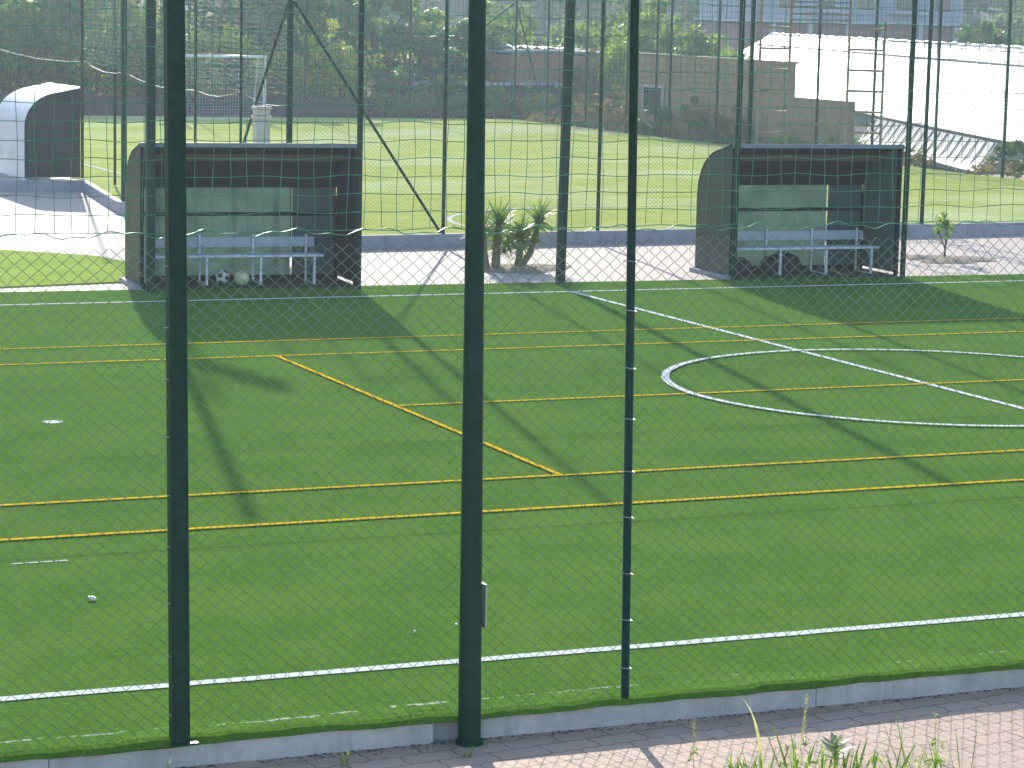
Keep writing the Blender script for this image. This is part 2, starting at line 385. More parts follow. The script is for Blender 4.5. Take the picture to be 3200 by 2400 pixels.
# pitch: artificial turf slab with a soft, slightly overhanging lip at the near edge
mb = MB(); nx = 260
xs = np.linspace(-8, 22, nx)
prof = [(0, .03, 0), (.0, 0, 0)]
e = 13.60+.012*np.sin(xs*3.1)+.008*np.sin(xs*11)+.006*npr.standard_normal(nx)
lift = .012*np.maximum(0, np.sin(xs*1.7+1))+.004*npr.standard_normal(nx)
rows = [(e+.02, -.03+0*xs), (e-.012, -.02+lift*.4), (e-.006, lift+.012), (e+.06, lift*.8+.018), (e+.2, .008+0*xs), (13.95+0*xs, .0+0*xs)]
V = np.concatenate([np.stack([xs, a, z], -1) for a, z in rows])
F = [(r_*nx+i, r_*nx+i+1, (r_+1)*nx+i+1, (r_+1)*nx+i) for r_ in range(len(rows)-1) for i in range(nx-1)]
mb.add(V, F)
far_e = lambda x: 36.45-(x-7.6)*.038
mb.poly([(-8, 13.95, 0), (22, 13.95, 0), (40, 13.95, 0), (40, far_e(40), 0), (-30, far_e(-30), 0), (-30, 13.95, 0)])
o = struct('pitch', mb, 'turf', smooth=False)

def strip(name, a, b, wd, z, m, seg=1):
    a = Vector((*a, 0)); b = Vector((*b, 0)); d = (b-a).normalized(); nn = Vector((-d.y, d.x, 0))*wd/2
    mbx = MB(); n = max(1, int((b-a).length/.12)) if seg else 1
    vs = []
    for i in range(n+1):
        p = a+(b-a)*i/n; j = rnd.uniform(-.004, .004); k = 1+rnd.uniform(-.05, .05)
        vs += [(p.x+nn.x*k+d.y*j, p.y+nn.y*k-d.x*j, z), (p.x-nn.x*k+d.y*j, p.y-nn.y*k-d.x*j, z)]
    mbx.add(vs, [(2*i, 2*i+1, 2*i+3, 2*i+2) for i in range(n)])
    return struct(name, mbx, m)
strip('near_touchline', (-8, 14.80), (22, 14.80), .10, .006, 'white')
strip('far_touchline', (-12, 34.82), (40, 34.82), .09, .006, 'white')
strip('halfway_line', (15.752, 14.86), (15.752, 34.77), .09, .009, 'white')
for i, y in enumerate((19.327, 20.703, 28.942, 30.286)):
    strip('tennis_line', (-4 if i < 3 else -6, y), (27.6, y), .064, .012, 'yellow')
strip('tennis_line', (9.34, 24.926), (27, 24.926), .064, .012, 'yellow')
strip('tennis_line', (9.31, 20.735), (9.31, 28.91), .056, .015, 'yellow')
def ring(name, c, r0, r1, z, m, a0=0, a1=360, n=160):
    mbx = MB(); vs = []
    for i in range(n+1):
        a = R(a0+(a1-a0)*i/n); j = rnd.uniform(-.004, .004)
        vs += [(c[0]+math.cos(a)*(r0+j), c[1]+math.sin(a)*(r0+j), z), (c[0]+math.cos(a)*(r1+j), c[1]+math.sin(a)*(r1+j), z)]
    mbx.add(vs, [(2*i, 2*i+1, 2*i+3, 2*i+2) for i in range(n)])
    return struct(name, mbx, m)
ring('centre_circle', (15.752, 24.87), 2.955, 3.045, .018, 'white')
strip('turf_seam', (-8, 18.62), (22, 18.62), .014, .004, 'seam'); strip('turf_seam', (-8, 22.7), (24, 22.7), .012, .004, 'seam'); strip('turf_seam', (-8, 26.9), (28, 26.9), .012, .004, 'seam')
mb = MB(); k = 28
mb.poly([(5.70+math.cos(i*2*math.pi/k)*(.10+rnd.uniform(-.006, .006)), 24.83+math.sin(i*2*math.pi/k)*.10, .006) for i in range(k)])
struct('penalty_spot', mb, 'white')
# worn ends of old white lines: frayed fragments along the near edge
mb = MB()
def frag(x0, x1, yf, w, keep):
    x = x0
    while x < x1:
        ln = rnd.uniform(.008, .04); k = keep*(.55+.45*math.sin(x*7.3+1.1*math.sin(x*19)))
        if rnd.random() < k+.15*keep:
            y = yf(x)+rnd.uniform(-.008, .008); ww = w*rnd.uniform(.2, 1.0); j = lambda: rnd.uniform(-.004, .004)
            zz = .034+rnd.uniform(0, .006)
            mb.poly([(x+j(), y-ww/2+j(), zz), (x+ln+j(), y-ww/2+j(), zz), (x+ln+.01+j(), y+ww/2+j(), zz), (x-.01+j(), y+ww/2+j(), zz)])
        x += ln*.8
frag(2.6, 3.55, lambda x: 13.78+.01*math.sin(x*5), .022, 1.1)
frag(3.55, 4.1, lambda x: 13.79, .016, .2)
frag(4.0, 5.0, lambda x: 13.765+.015*math.sin(x*4), .024, 1.0)
frag(5.15, 5.5, lambda x: 13.80, .04, 1.)
frag(5.6, 6.1, lambda x: 13.80, .02, .35)
frag(6.15, 6.62, lambda x: 13.80+.01*math.sin(x*9), .022, 1.1)
frag(6.65, 9.8, lambda x: 13.80+.02*math.sin(x*7), .018, .16)
struct('worn_edge_line', mb, 'worn')
mb = MB()
for x in np.arange(3.6, 4.75, .11):
    if rnd.random() < .95-(x-3.6)*.6: mb.poly([(x, 18.465, .006), (x+.09, 18.463, .006), (x+.09, 18.495, .006), (x, 18.492, .006)])
struct('worn_line_end', mb, 'white')
# bits of white litter and loose fibre on the near turf
for i, (x, y) in enumerate(((4.21, 17.17), (5.99, 15.6), (6.33, 15.7))):
    mb = MB(); q = .024 if i == 0 else .009
    for kx in range(3): mb.box((rnd.uniform(-q, q)*.4, rnd.uniform(-q, q)*.4, q*.45+kx*.004), (q*1.6, q*1.1, q*.7), rnd.uniform(0, 3), rnd.uniform(-.4, .4))
    o = mb.build('paper_scrap', 'tarp'); o.location = (x, y, .003)
    tag(o, ['white crumpled scrap of paper lying on the turf left of the square post', 'tiny white scrap on the turf just right of the thick round pole', 'tiny white scrap on the turf just left of the thin fence post'][i], 'litter', 'scraps of white litter on the near turf')

# ------------------------------------------------------------------ near fence
nf = empty('sports_fence', (6, 13.63, 0), 'nearest tall dark green fence of diamond wire mesh with square netting above it', 'fence', 'green sports fences')
def rel(o, parent):   # geometry given in world coordinates, parent at loc
    o.location = -Vector(parent.location); return o
def npost(par, *a, **k): return rel(post('post', par, *a, **k), par)
npost(nf, (3.832, 13.60, -.0), 6.1, .050, (-.011, 0))
npost(nf, (6.588, 13.625, -.0), 6.1, .026, (-.0150, 0), square=False)
npost(nf, (9.72, 13.68, 0), 6.1, .03, (0, 0)); npost(nf, (1.0, 13.66, 0), 6.1, .03, (0, 0))
mb = MB(); chainlink(mb, (.9, 13.66), (10.6, 13.66), .02, 2.82, n=8); rel(mb.build('diamond_mesh', 'wire', nf, True), nf)
mb = MB(); gridnet(mb, (.9, 13.70), (10.6, 13.70), 2.84, 6.0, .098, .1, .0021, .009, skew=-.06); rel(mb.build('square_netting', 'cord', nf, True), nf)
mb = MB(); pth = []
for i in range(200):
    x = .9+i*.0487; pth.append((x, 13.648+.006*math.sin(i*1.3), 2.835+.016*math.sin(i*.62)+.010*math.sin(i*1.7+1)))
mb.tube(pth, .0032, 6); rel(mb.build('tension_wire', 'cord', nf, True), nf)
for px_, pr_, ln_ in ((3.832, .050, -.011), (6.588, .026, -.015)):
    for k in range(9):
        z = .18+k*.31+rnd.uniform(-.03, .03); x = px_+ln_*z; q = pr_+.004
        mb = MB(); mb.tube([(x-q, 13.668, z), (x-q, 13.61-pr_*.6, z+.008), (x+q, 13.61-pr_*.6, z-.004), (x+q, 13.668, z+.004)], .0028, 5)
        rel(mb.build('wire_tie', 'galv', nf, True), nf)
for bx, by, w_ in ((3.845, 13.61, .15),):
    mb = MB().box((bx, by-.01, .006), (w_, .16, .012)); rel(mb.build('foot_plate', 'post', nf), nf)

# tapered floodlight pole in front of the kerb
fp = empty('floodlight_pole', (5.555, 13.545, -.15), 'thick round tapering dark green pole standing on the pavers in front of the kerb', 'pole')
mb = MB(); mb.tube([(0, 0, 0), (-.002, 0, .02), (-.04, 0, 4.2), (-.08, 0, 8.6)], [.073, .068, .050, .038], 24)
o = mb.build('shaft', 'pole', fp, True)
mb = MB(); mb.tube([(0, 0, 0), (0, 0, .025)], .082, 24); mb.build('base_collar', 'pole', fp)
mb = MB(); mb.box((.069, -.01, .82), (.012, .07, .26)); bevel(mb.build('access_cover', 'galv', fp), .004)
mb = MB(); mb.box((-.08, 0, 8.63), (1.5, .08, .08)); 
for xx in (-.6, .45): mb.box((xx, .18, 8.72), (.42, .30, .16), 0, -.5)
mb.build('lamp_head', 'pole', fp)

# ------------------------------------------------------------------ far side of the pitch: posts with a high net
ff = empty('sports_fence', (16, 36, 0), 'row of tall dark posts along the far touchline beside the dugouts, with high netting only', 'fence', 'green sports fences')
for (x, y, r, ln, sq) in ((9.70, 36.05, .062, (0, 0), True), (12.74, 35.72, .036, (-.001, 0), True), (16.03, 35.82, .062, (.0135, 0), True), (19.03, 35.88, .034, (0, 0), True), (21.99, 35.70, .034, (.004, 0), True), (6.6, 36.4, .05, (0, 0), True), (25.2, 35.7, .05, (0, 0), True)):
    npost(ff, (x, y, 0), 6.0, r, ln)
mb = MB(); gridnet(mb, (6.6, 35.95), (25.2, 35.85), 3.05, 6.0, .12, .1, .0024, .01, n=3); rel(mb.build('high_netting', 'net2', ff, True), ff)

# ------------------------------------------------------------------ second pitch
SL = .20
mb = MB(); fld = [(13.62, 41.95), (27, 42.78), (45, 43.9), (38.2, 57), (37.7, 70), (37.5, 88.3), (10.5, 90.5), (15.4, 64), (14.0, 57), (13.62, 56.6), (12.9, 50.2)]
fld = [(13.62, 41.95), (27, 42.78), (40, 43.6), (37.2, 57), (37.5, 70), (37.6, 88.6), (10, 91), (10, 64), (13.7, 60), (13.72, 56.4), (12.95, 50.2), (13.35, 44)]
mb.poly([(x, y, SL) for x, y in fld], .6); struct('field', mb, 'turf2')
# kerb round the second pitch
mb = MB(); kp = [(-8, 56.35), (13.66, 56.3), (12.86, 50.1), (13.27, 44.0), (13.56, 41.85), (27, 42.68), (44, 43.75)]
for (a, b) in zip(kp[:-1], kp[1:]):
    a = Vector((*a, 0)); b = Vector((*b, 0)); d = b-a; c = (a+b)/2; nn = Vector((-d.y, d.x, 0)).normalized()
    mb.box((c.x, c.y, .08+rnd.uniform(-.002, .002)), (d.length+.06, .14, .30), math.atan2(d.y, d.x))
o = struct('kerb_of_field', mb, 'kerb2'); bevel(o, .01)
mb = MB().poly([(-8, 56.36, .215), (13.6, 56.36, .215), (13.6, 62, .215), (-8, 62, .215)], .5); struct('terrace', mb, 'paver2')
strip('field_side_line', (15.1, 57.5), (15.2, 88), .10, SL+.006, 'white')
ring('field_arc', (21.7, 43.9), 3.95, 4.05, SL+.006, 'white', 92, 180, 60)
strip('field_area_line', (21.6, 47.90), (31, 48.5), .10, SL+.009, 'white')
# wedge of lighter turf beside the left dugout, with a stone edging strip
mb = MB(); mb.poly([(-20, 46.5, .02), (8.94, 42.6, .02), (10.2, 41.35, .02), (10.55, 39.9, .02), (9.72, 37.35, .02), (7.65, 36.95, .02), (-20, 38.2, .02)], .05); struct('turf_strip', mb, 'turf3')

# fence along the near side of the second pitch
def mkpost(par, x, y, r, h=6, lean=(0, 0), z=.22): npost(par, (x, y, z), h, r, lean)
sf = empty('sports_fence', (20, 42.4, .2), 'dark green mesh fence on the kerb behind the dugouts, sloping brace at its left corner', 'fence', 'green sports fences')
for x, y, r in ((13.67, 41.88, .045), (16.56, 42.06, .027), (19.62, 42.25, .027), (22.75, 42.45, .027), (26.68, 42.70, .030), (29.7, 42.9, .027)):
    mkpost(sf, x, y, r, 6, (.004 if x > 26 else 0, 0))
mb = MB(); mb.tube([(13.72, 41.86, 4.2), (16.5, 42.03, .25)], .025, 10); rel(mb.build('brace', 'post', sf, True), sf)
mb = MB(); chainlink(mb, (13.7, 41.90), (30, 42.92), .23, 2.75, .0425, .0019, .01, 6); rel(mb.build('diamond_mesh', 'wire', sf, True), sf)
mb = MB(); gridnet(mb, (13.7, 41.92), (30, 42.94), 2.78, 6.0, .1, .1, .0022, .012, n=3); rel(mb.build('square_netting', 'net2', sf, True), sf)
mb = MB(); mb.tube([(13.7+i*.1630, 41.9+i*.0102, 2.72+.012*math.sin(i*1.9)+.02*math.sin(i*.7)) for i in range(101)], .005, 5); rel(mb.build('hem_rope', 'net2', sf, True), sf)
# fence along its left side
lf = empty('sports_fence', (13.2, 50, .2), 'dark green fence running away past the white roofed dugout, with a sagging pale hem rope', 'fence', 'green sports fences')
for x, y, r in ((13.38, 43.72, .020), (13.23, 46.05, .022), (13.96, 54.8, .026), (13.78, 57.0, .03), (12.45, 60.5, .05), (11.7, 64.5, .05)):
    mkpost(lf, x, y, r)
mb = MB(); mb.tube([(13.66, 41.92, 4.2), (13.42, 43.5, 1.9), (13.3, 44.6, .25)], .025, 10); rel(mb.build('brace', 'post', lf, True), lf)
segs = [(13.66, 41.95), (13.38, 43.72), (13.23, 46.05), (12.97, 50.2), (13.85, 57.0), (12.45, 60.5), (11.7, 64.5), (10.9, 70)]
hz = [2.45, 2.62, 2.55, 2.75, 2.8, 3.05, 3.3, 3.5]
mb = MB(); mh = MB()
for (a, b, za, zb) in zip(segs[:-1], segs[1:], hz[:-1], hz[1:]):
    gridnet(mb, a, b, max(za, zb)+.02, 6.2, .11, .085, .0018, .02, n=3)
    mh.tube([(a[0]+(b[0]-a[0])*i/10, a[1]+(b[1]-a[1])*i/10, za+(zb-za)*i/10-.10*math.sin(math.pi*i/10)+.006*math.sin(i*2.3)) for i in range(11)], .007, 5)
rel(mb.build('square_netting', 'net2', lf, True), lf); rel(mh.build('hem_rope', 'hem', lf, True), lf)
fp2 = empty('floodlight_pole', (12.97, 50.2, .2), 'dark square floodlight post on the kerb corner left of the left dugout', 'pole')
post('shaft', fp2, (0, 0, 0), 8.6, .05)
mb = MB(); mb.box((.42, 0, 7.95), (.9, .08, .08), 0, 0, -.75)
for t in (.12, .42, .72): mb.box((t, .1, 7.65+t*.93), (.36, .34, .22), 0, -.4, -.6)
bevel(mb.build('lamp_head', 'post', fp2), .02)
# right and far sides
rf = empty('sports_fence', (37.6, 70, .2), 'distant green fence along the right edge of the lighter field, before the brown wall', 'fence', 'green sports fences')
for x, y in ((37.62, 85.6), (37.5, 82.0), (37.45, 78.6), (37.4, 76.3), (37.35, 75.2), (37.25, 71.7), (37.2, 69.5), (37.15, 65.3), (37.1, 62.1), (37.05, 58.8), (37.0, 55.5), (37, 52)): mkpost(rf, x, y, .033, 5.5)
mb = MB(); chainlink(mb, (37.0, 50), (37.6, 88.2), .2, 2.7, .06, .0022, .01, 3); rel(mb.build('diamond_mesh', 'wire', rf, True), rf)
bf = empty('sports_fence', (30, 88.6, .2), 'distant fence along the far end of the lighter field, with a braced corner post', 'fence', 'green sports fences')
for x, y in ((37.55, 88.4), (33.6, 88.9), (29.7, 89.2), (25.5, 89.6), (21.3, 89.9), (17, 90.2), (12.5, 90.4)): mkpost(bf, x, y, .035, 5.5)
mb = MB(); mb.tube([(37.55, 88.4, 4.5), (35.6, 88.6, 3.0), (34.4, 88.7, .3)], .03, 8); mb.tube([(37.55, 88.4, 4.4), (37.62, 85.7, .3)], .03, 8); rel(mb.build('brace', 'post', bf, True), bf)
mb = MB(); gridnet(mb, (12, 90.45), (37.5, 88.45), 2.6, 5.4, .15, .12, .004, .03, n=3); rel(mb.build('square_netting', 'net2', bf, True), bf)

# ------------------------------------------------------------------ dugouts
def profile(D, H, k=16):
    """(depth from the front, height): back wall, rounded shoulder, roof rising to the front edge"""
    pts = [(D, 0), (D, H*.30), (D, H*.58)]
    P0, P1, P2 = (D, H*.58), (D*.97, H*.84), (D*.52, H*.93)
    for i in range(1, k+1):
        t = i/k; pts.append(tuple((1-t)**2*P0[j]+2*t*(1-t)*P1[j]+t*t*P2[j] for j in (0, 1)))
    pts.append((0, H)); return pts
def dugout(name, loc, rz, W, D, H, label, side, back_open, shellm, sidem, group='team dugouts'):
    e = empty(name, loc, label, 'dugout', group, rz)
    pr = profile(D, H); t = .03
    def sheetmesh(pts, x0, x1, th):
        mb = MB(); n = len(pts); vs = []
        for x in (x0, x1):
            for d, z in pts: vs.append((x, d, z))
        for x in (x0, x1):
            for d, z in pts: vs.append((x, max(d-th, 0), max(z-th, 0) if z > .01 else 0))
        fs = []
        for i in range(n-1):
            fs += [(i, i+1, n+i+1, n+i), (2*n+i, 3*n+i, 3*n+i+1, 2*n+i+1), (i, 2*n+i, 2*n+i+1, i+1), (n+i, n+i+1, 3*n+i+1, 3*n+i)]
        fs += [(0, n, 3*n, 2*n), (n-1, 3*n-1, 4*n-1, 2*n-1)]
        return mb.add(vs, fs)
    roof = [p for p in pr if p[1] >= H*.66] if back_open else pr
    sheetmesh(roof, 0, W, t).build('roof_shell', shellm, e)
    # sides
    for sx, nm in ((0, sidem[0]), (W, sidem[1])):
        mb = MB(); pts = [(0, .06)]+[(d, max(z, .06)) for d, z in pr[:-1]]+[(0, H-.03)]
        pts = [(d-.004 if d > .1 else d, z-.004 if z > .2 else z) for d, z in pts]
        x0 = sx-.006 if sx else sx+.006
        n = len(pts); a = [(x0-.006, d, z) for d, z in pts]; b = [(x0+.006, d, z) for d, z in pts]
        mb.add(a+b, [tuple(range(n)), tuple(range(2*n-1, n-1, -1))]+[(i, (i+1) % n, (i+1) % n+n, i+n) for i in range(n)])
        mb.build('side_panel', nm, e)
    if back_open:
        zr = H*.66; xs_ = W*.775
        mb = MB()
        for z0, z1 in ((.07, H*.47-.02), (H*.47+.02, zr-.0)):
            mb.box((xs_/2+.02, D-.03, (z0+z1)/2), (xs_-.05, .012, z1-z0))
        mb.build('back_panel', 'pane', e)
        mb = MB()
        for z0, z1 in ((.07, H*.47-.02), (H*.47+.02, zr)):
            mb.box(((xs_+W)/2, D-.03, (z0+z1)/2), (W-xs_-.05, .012, z1-z0))
        tag(mb.build('back_panel', 'pane_dark', e), 'darker grey right end of the back wall')
        mb = MB().box((W/2, D-.055, H*.47), (W-.06, .035, .055)); mb.build('back_rail', 'frame', e)
        mb = MB().box((W/2, D-.05, .04), (W-.06, .05, .07)); mb.build('base_rail', 'frame', e)
        mb = MB().box((W/2, D*.42, H*.885), (W-.08, .05, .10)); mb.build('roof_trim', 'band', e)
        for px in (.03, W-.03):
            for py, hh in ((.025, H-.06), (D-.075, H*.60)):
                mb = MB().box((px, py, hh/2), (.055, .05, hh)); mb.build('upright', 'frame', e)
        mb = MB().box((W/2, -.012, H-.03), (W+.02, .022, .065)); mb.build('fascia', 'fascia', e)
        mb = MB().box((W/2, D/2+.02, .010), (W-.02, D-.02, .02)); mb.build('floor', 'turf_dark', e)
        mb = MB(); mb.box((-.03, D*.5, .03), (.10, D*1.05, .06)); mb.build('plinth', 'kerb2', e)
    return e
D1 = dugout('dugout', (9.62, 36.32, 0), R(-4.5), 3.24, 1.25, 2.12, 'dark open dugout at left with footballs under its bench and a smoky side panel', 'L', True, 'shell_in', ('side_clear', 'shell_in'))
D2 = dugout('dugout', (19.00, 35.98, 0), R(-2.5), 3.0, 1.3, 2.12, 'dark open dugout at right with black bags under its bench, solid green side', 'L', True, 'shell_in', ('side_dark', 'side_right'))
D3 = dugout('dugout', (13.60, 56.45, .22), R(90), 3.0, 1.24, 2.04, 'white roofed dugout seen from its closed side, standing beyond the paving at far left', 'L', False, 'shell_white', ('side3', 'side3'))

def bench(loc, rz, W, label):
    e = empty('bench', loc, label, 'bench', 'benches inside the dugouts', rz)
    mb = MB().box((W/2, .17, .445), (W, .34, .035)); bevel(mb.build('seat', 'white_metal', e), .006)
    mb = MB().box((W/2, .60, .60), (W, .03, .15), 0, -.1); bevel(mb.build('backrest', 'grey_plank', e), .006)
    for i in range(4):
        x = W*(.05+.30*i)
        mb = MB(); mb.box((x, .03, .215), (.035, .035, .43)); mb.box((x, .56, .36), (.03, .03, .72)); mb.box((x, .295, .02), (.035, .50, .03)); mb.box((x, .30, .415), (.03, .50, .025))
        mb.box((x, .12, .36), (.02, .24, .02), 0, .5)
        mb.build('leg', 'white_metal', e)
    return e
rz1 = R(-4.5)
def on(D, x, y, z=0):
    q = D.matrix_basis @ Vector((x, y, z)); return tuple(q)
for D in (D1, D2): D.matrix_basis = Matrix.Translation(D.location) @ Matrix.Rotation(D.rotation_euler.z, 4, 'Z')
bench(on(D1, .10, .30), R(-4.5), 2.70, 'white metal bench inside the left dugout, above the two footballs')
bench(on(D2, .10, .30), R(-2.5), 2.72, 'white metal bench inside the right dugout, in front of the black bags')

def ball(loc, r, mats, label, spin=(0, 0, 0), patches=True):
    bm = bpy.data.meshes.new('football'); import bmesh
    b = bmesh.new(); bmesh.ops.create_icosphere(b, subdivisions=4, radius=r)
    b0 = bmesh.new(); bmesh.ops.create_icosphere(b0, subdivisions=1, radius=1); dirs = [v.co.normalized() for v in b0.verts]; b0.free()
    for fc in b.faces:
        c = fc.calc_center_median().normalized(); fc.smooth = True
        fc.material_index = 1 if patches and max(c.dot(d) for d in dirs) > .945 else 0
    b.to_mesh(bm); b.free()
    for k in mats: bm.materials.append(M[k])
    o = bpy.data.objects.new('football', bm); C.objects.link(o); o.location = loc; o.rotation_euler = spin
    return tag(o, label, 'football', 'footballs lying about the pitches')
ball(on(D1, 1.33, .58, .11), .11, ('ballw', 'ballk'), 'white football with black patches under the bench of the left dugout', (.5, .3, .2))
ball(on(D1, 1.58, .40, .115), .115, ('bally', 'bally'), 'plain pale yellowish football beside the black patched one under the bench', (.2, .1, 0), False)
ball((37.0, 79.6, .31), .11, ('ballw', 'ballk'), 'small white football far off at the right edge of the lighter field')

def lump(name, loc, dims, m, label, cat, group=None, seed=0, ang=0):
    import bmesh
    b = bmesh.new(); bmesh.ops.create_icosphere(b, subdivisions=4, radius=1); rr = random.Random(seed)
    ph = [rr.uniform(0, 6) for _ in range(6)]
    for v in b.verts:
        x, y, z = v.co; s = 1+.10*math.sin(3*x+ph[0])*math.sin(2.5*y+ph[1])+.06*math.sin(7*x+ph[2])*math.sin(6*z+ph[3])+.03*math.sin(13*y+ph[4]+5*x)
        q = Vector((math.copysign(abs(x)**.75, x), math.copysign(abs(y)**.8, y), math.copysign(abs(z)**.8, z)))*s
        v.co = Vector((q.x*dims[0]/2, q.y*dims[1]/2, max(q.z*dims[2]/2, -dims[2]*.42)))
    for fc in b.faces: fc.smooth = True
    me = bpy.data.meshes.new(name); b.to_mesh(me); b.free(); me.materials.append(M[m])
    return me
def bag(loc, dims, label, seed, ang):
    e = empty('kit_bag', loc, label, 'bag', 'black kit bags under the bench', ang)
    o = bpy.data.objects.new('bag_body', lump('bag_body', loc, dims, 'bag', '', '', seed=seed)); C.objects.link(o); o.parent = e; o.location = (0, 0, dims[2]*.42)
    mb = MB(); mb.tube([(-.14, -dims[1]*.3, dims[2]*.75), (-.10, -dims[1]*.2, dims[2]*1.02), (.10, -dims[1]*.2, dims[2]*1.02), (.14, -dims[1]*.3, dims[2]*.75)], .014, 6); mb.build('handle', 'bag', e, True)
bag(on(D2, .42, .62), (.55, .30, .27), 'low black kit bag at the left end under the bench of the right dugout', 3, .1)
bag(on(D2, 1.20, .62), (.72, .34, .36), 'large black kit bag in the middle under the bench of the right dugout', 5, -.1)
# cloth hanging over the end of the left bench
import bmesh
mb = MB(); P = [(0, -.02, .47), (0, -.05, .45), (0, -.06, .36), (0, -.055, .26)]; vs = []
for j in range(7):
    for (a, b_, c) in P: vs.append((j*.028, b_+.008*math.sin(j*2.1)*(1 if c < .44 else 0), c-(.03*abs(math.sin(j*1.3)) if c < .3 else 0)))
for j in range(7):
    for (a, b_, c) in P: vs.append((j*.028, b_+.006+.008*math.sin(j*2.1)*(1 if c < .44 else 0), c-(.03*abs(math.sin(j*1.3)) if c < .3 else 0)+.004))
f0 = [(j*4+i, j*4+i+1, (j+1)*4+i+1, (j+1)*4+i) for j in range(6) for i in range(3)]
mb.add(vs, f0+[tuple(28+i for i in q[::-1]) for q in f0])
o = mb.build('towel', 'cloth', None, True); o.location = on(D1, .10, .30, .006); o.rotation_euler = (0, 0, rz1)
tag(o, 'pale bluish towel hanging over the left end of the bench in the left dugout', 'towel')

# ------------------------------------------------------------------ pale pillar behind the left dugout
pl = empty('pillar', (13.50, 42.9, .2), 'pale plastered square pillar with a moulded cap behind the left dugout', 'pillar')
mb = MB().box((0, 0, .98), (.235, .26, 1.96)); bevel(mb.build('shaft', 'pillar', pl), .012)
mb = MB().box((0, 0, 2.00), (.29, .31, .07)); mb.box((0, 0, 2.09), (.24, .26, .10)); mb.box((0, 0, 2.17), (.29, .31, .05)); bevel(mb.build('cap', 'pillar', pl), .01)

# ------------------------------------------------------------------ foliage
def leafcloud(center, radii, n, size, clumps=26, seed=0, flat=.0, lower=True, elong=1.0):
    g = np.random.default_rng(seed)
    cl = g.standard_normal((clumps, 3)); cl /= np.linalg.norm(cl, axis=1, keepdims=True)
    if lower: cl[:, 2] = np.where(cl[:, 2] < -.35, -cl[:, 2]*.6, cl[:, 2])
    cl *= g.uniform(.45, 1.0, (clumps, 1))
    cr = g.uniform(.16, .36, clumps)
    w_ = g.integers(0, clumps, n)
    d = g.standard_normal((n, 3)); d /= np.linalg.norm(d, axis=1, keepdims=True)
    p = cl[w_]+d*(cr[w_][:, None])*(g.uniform(0, 1, (n, 1))**.4)
    p = p*np.array(radii)+np.array(center)
    nv = d+.7*g.standard_normal((n, 3)); nv /= np.linalg.norm(nv, axis=1, keepdims=True)
    u = np.cross(nv, g.standard_normal((n, 3))); u /= np.linalg.norm(u, axis=1, keepdims=True); v = np.cross(nv, u)
    s = size*g.uniform(.6, 1.4, (n, 1))
    V = np.stack([p-u*s*elong, p-v*s*.45, p+u*s*elong, p+v*s*.45], 1).reshape(-1, 3)
    F = np.arange(n*4).reshape(n, 4).tolist()
    return V, F
def bush_proto(name, rad, h, leafm, n, size, clumps, seed, trunk=True):
    """crown and trunk meshes around the origin"""
    V, F = leafcloud((0, 0, h*.48), (rad, rad, h*.52), n, size, clumps, seed, lower=False)
    c = MB(); c.add(V, F)
    t = MB(); g = random.Random(seed)
    for k in range(4):
        a = g.uniform(0, 6.3); e = (math.cos(a)*rad*.5, math.sin(a)*rad*.5, h*g.uniform(.5, .75))
        t.tube([(math.cos(a)*.04, math.sin(a)*.04, -.1), (e[0]*.35, e[1]*.35, h*.3), e], [.05*h/2.5, .035*h/2.5, .012], 6)
    return c, t
PROT = {}
def plant(kind, name, loc, sc, label, cat, group, rz=0):
    if kind not in PROT:
        spec = dict(olive=(1.0, 2.0, 'leaf_olive', 2600, .075, 34), dark=(1.0, 2.0, 'leaf_dark', 2600, .085, 30), mid=(1.0, 2.2, 'leaf_mid', 2600, .085, 30),
                    lime=(1.0, 1.8, 'leaf_lime', 1800, .08, 26), dry=(1.0, 1.3, 'leaf_dry', 1500, .07, 30), olive2=(1.0, 2.0, 'leaf_olive', 2400, .08, 28), mid2=(1.0, 2.4, 'leaf_mid', 2600, .085, 24))[kind]
        c, t = bush_proto(kind, *spec[:2], spec[2], spec[3], spec[4], spec[5], hash(kind) % 1000 if False else sum(map(ord, kind)))
        cm = c.build('foliage', spec[2]); tm = t.build('stem', 'bark', None, True)
        PROT[kind] = (cm, tm, [False])
    cm, tm, used = PROT[kind]
    e = empty(name, loc, label, cat, group, rz); e.scale = sc
    for o in (cm, tm):
        if used[0]: q = o.copy(); C.objects.link(q)
        else: q = o
        q.parent = e
    used[0] = True
    return e

# ------------------------------------------------------------------ terrain beyond the pitches
def grid(name, x0, x1, y0, y1, nx, ny, zf, m):
    xs = np.linspace(x0, x1, nx); ys = np.linspace(y0, y1, ny)
    vs = [(x, y, zf(x, y)) for y in ys for x in xs]
    mb = MB().add(vs, [(j*nx+i, j*nx+i+1, (j+1)*nx+i+1, (j+1)*nx+i) for j in range(ny-1) for i in range(nx-1)])
    return struct(name, mb, m, smooth=True)
def slope_z(x, y):
    t = max(0., min(1., (y-92.6)/30)); l = max(0., min(1., (46-x)/10))
    return .15+(5.2*t**.9)*l+.25*math.sin(x*.7+y*.5)*min(1, t*3)+.4*t*math.sin(x*.23)
grid('bank', -40, 60, 92.4, 150, 90, 50, slope_z, 'slope')
def hill_z(x, y):
    t = max(0., (y-165)/260)
    return -.5+58*min(1.4, t)**1.25*(1+.22*math.sin(x*.011+1)+.12*math.sin(x*.031))+1.5*t*math.sin(x*.09+y*.05)
grid('hills', -260, 460, 160, 560, 90, 60, hill_z, 'hill')
grid('side_ground', 37.9, 160, 36, 165, 40, 40, lambda x, y: -.45+.55*max(0, min(1, (y-80)/30))+.05*math.sin(x*.8)*math.sin(y*.6)+(.5*max(0, 1-(x-37.9)/1.6)), 'slope')
V, F = [], []
wood = MB(); g = np.random.default_rng(3)
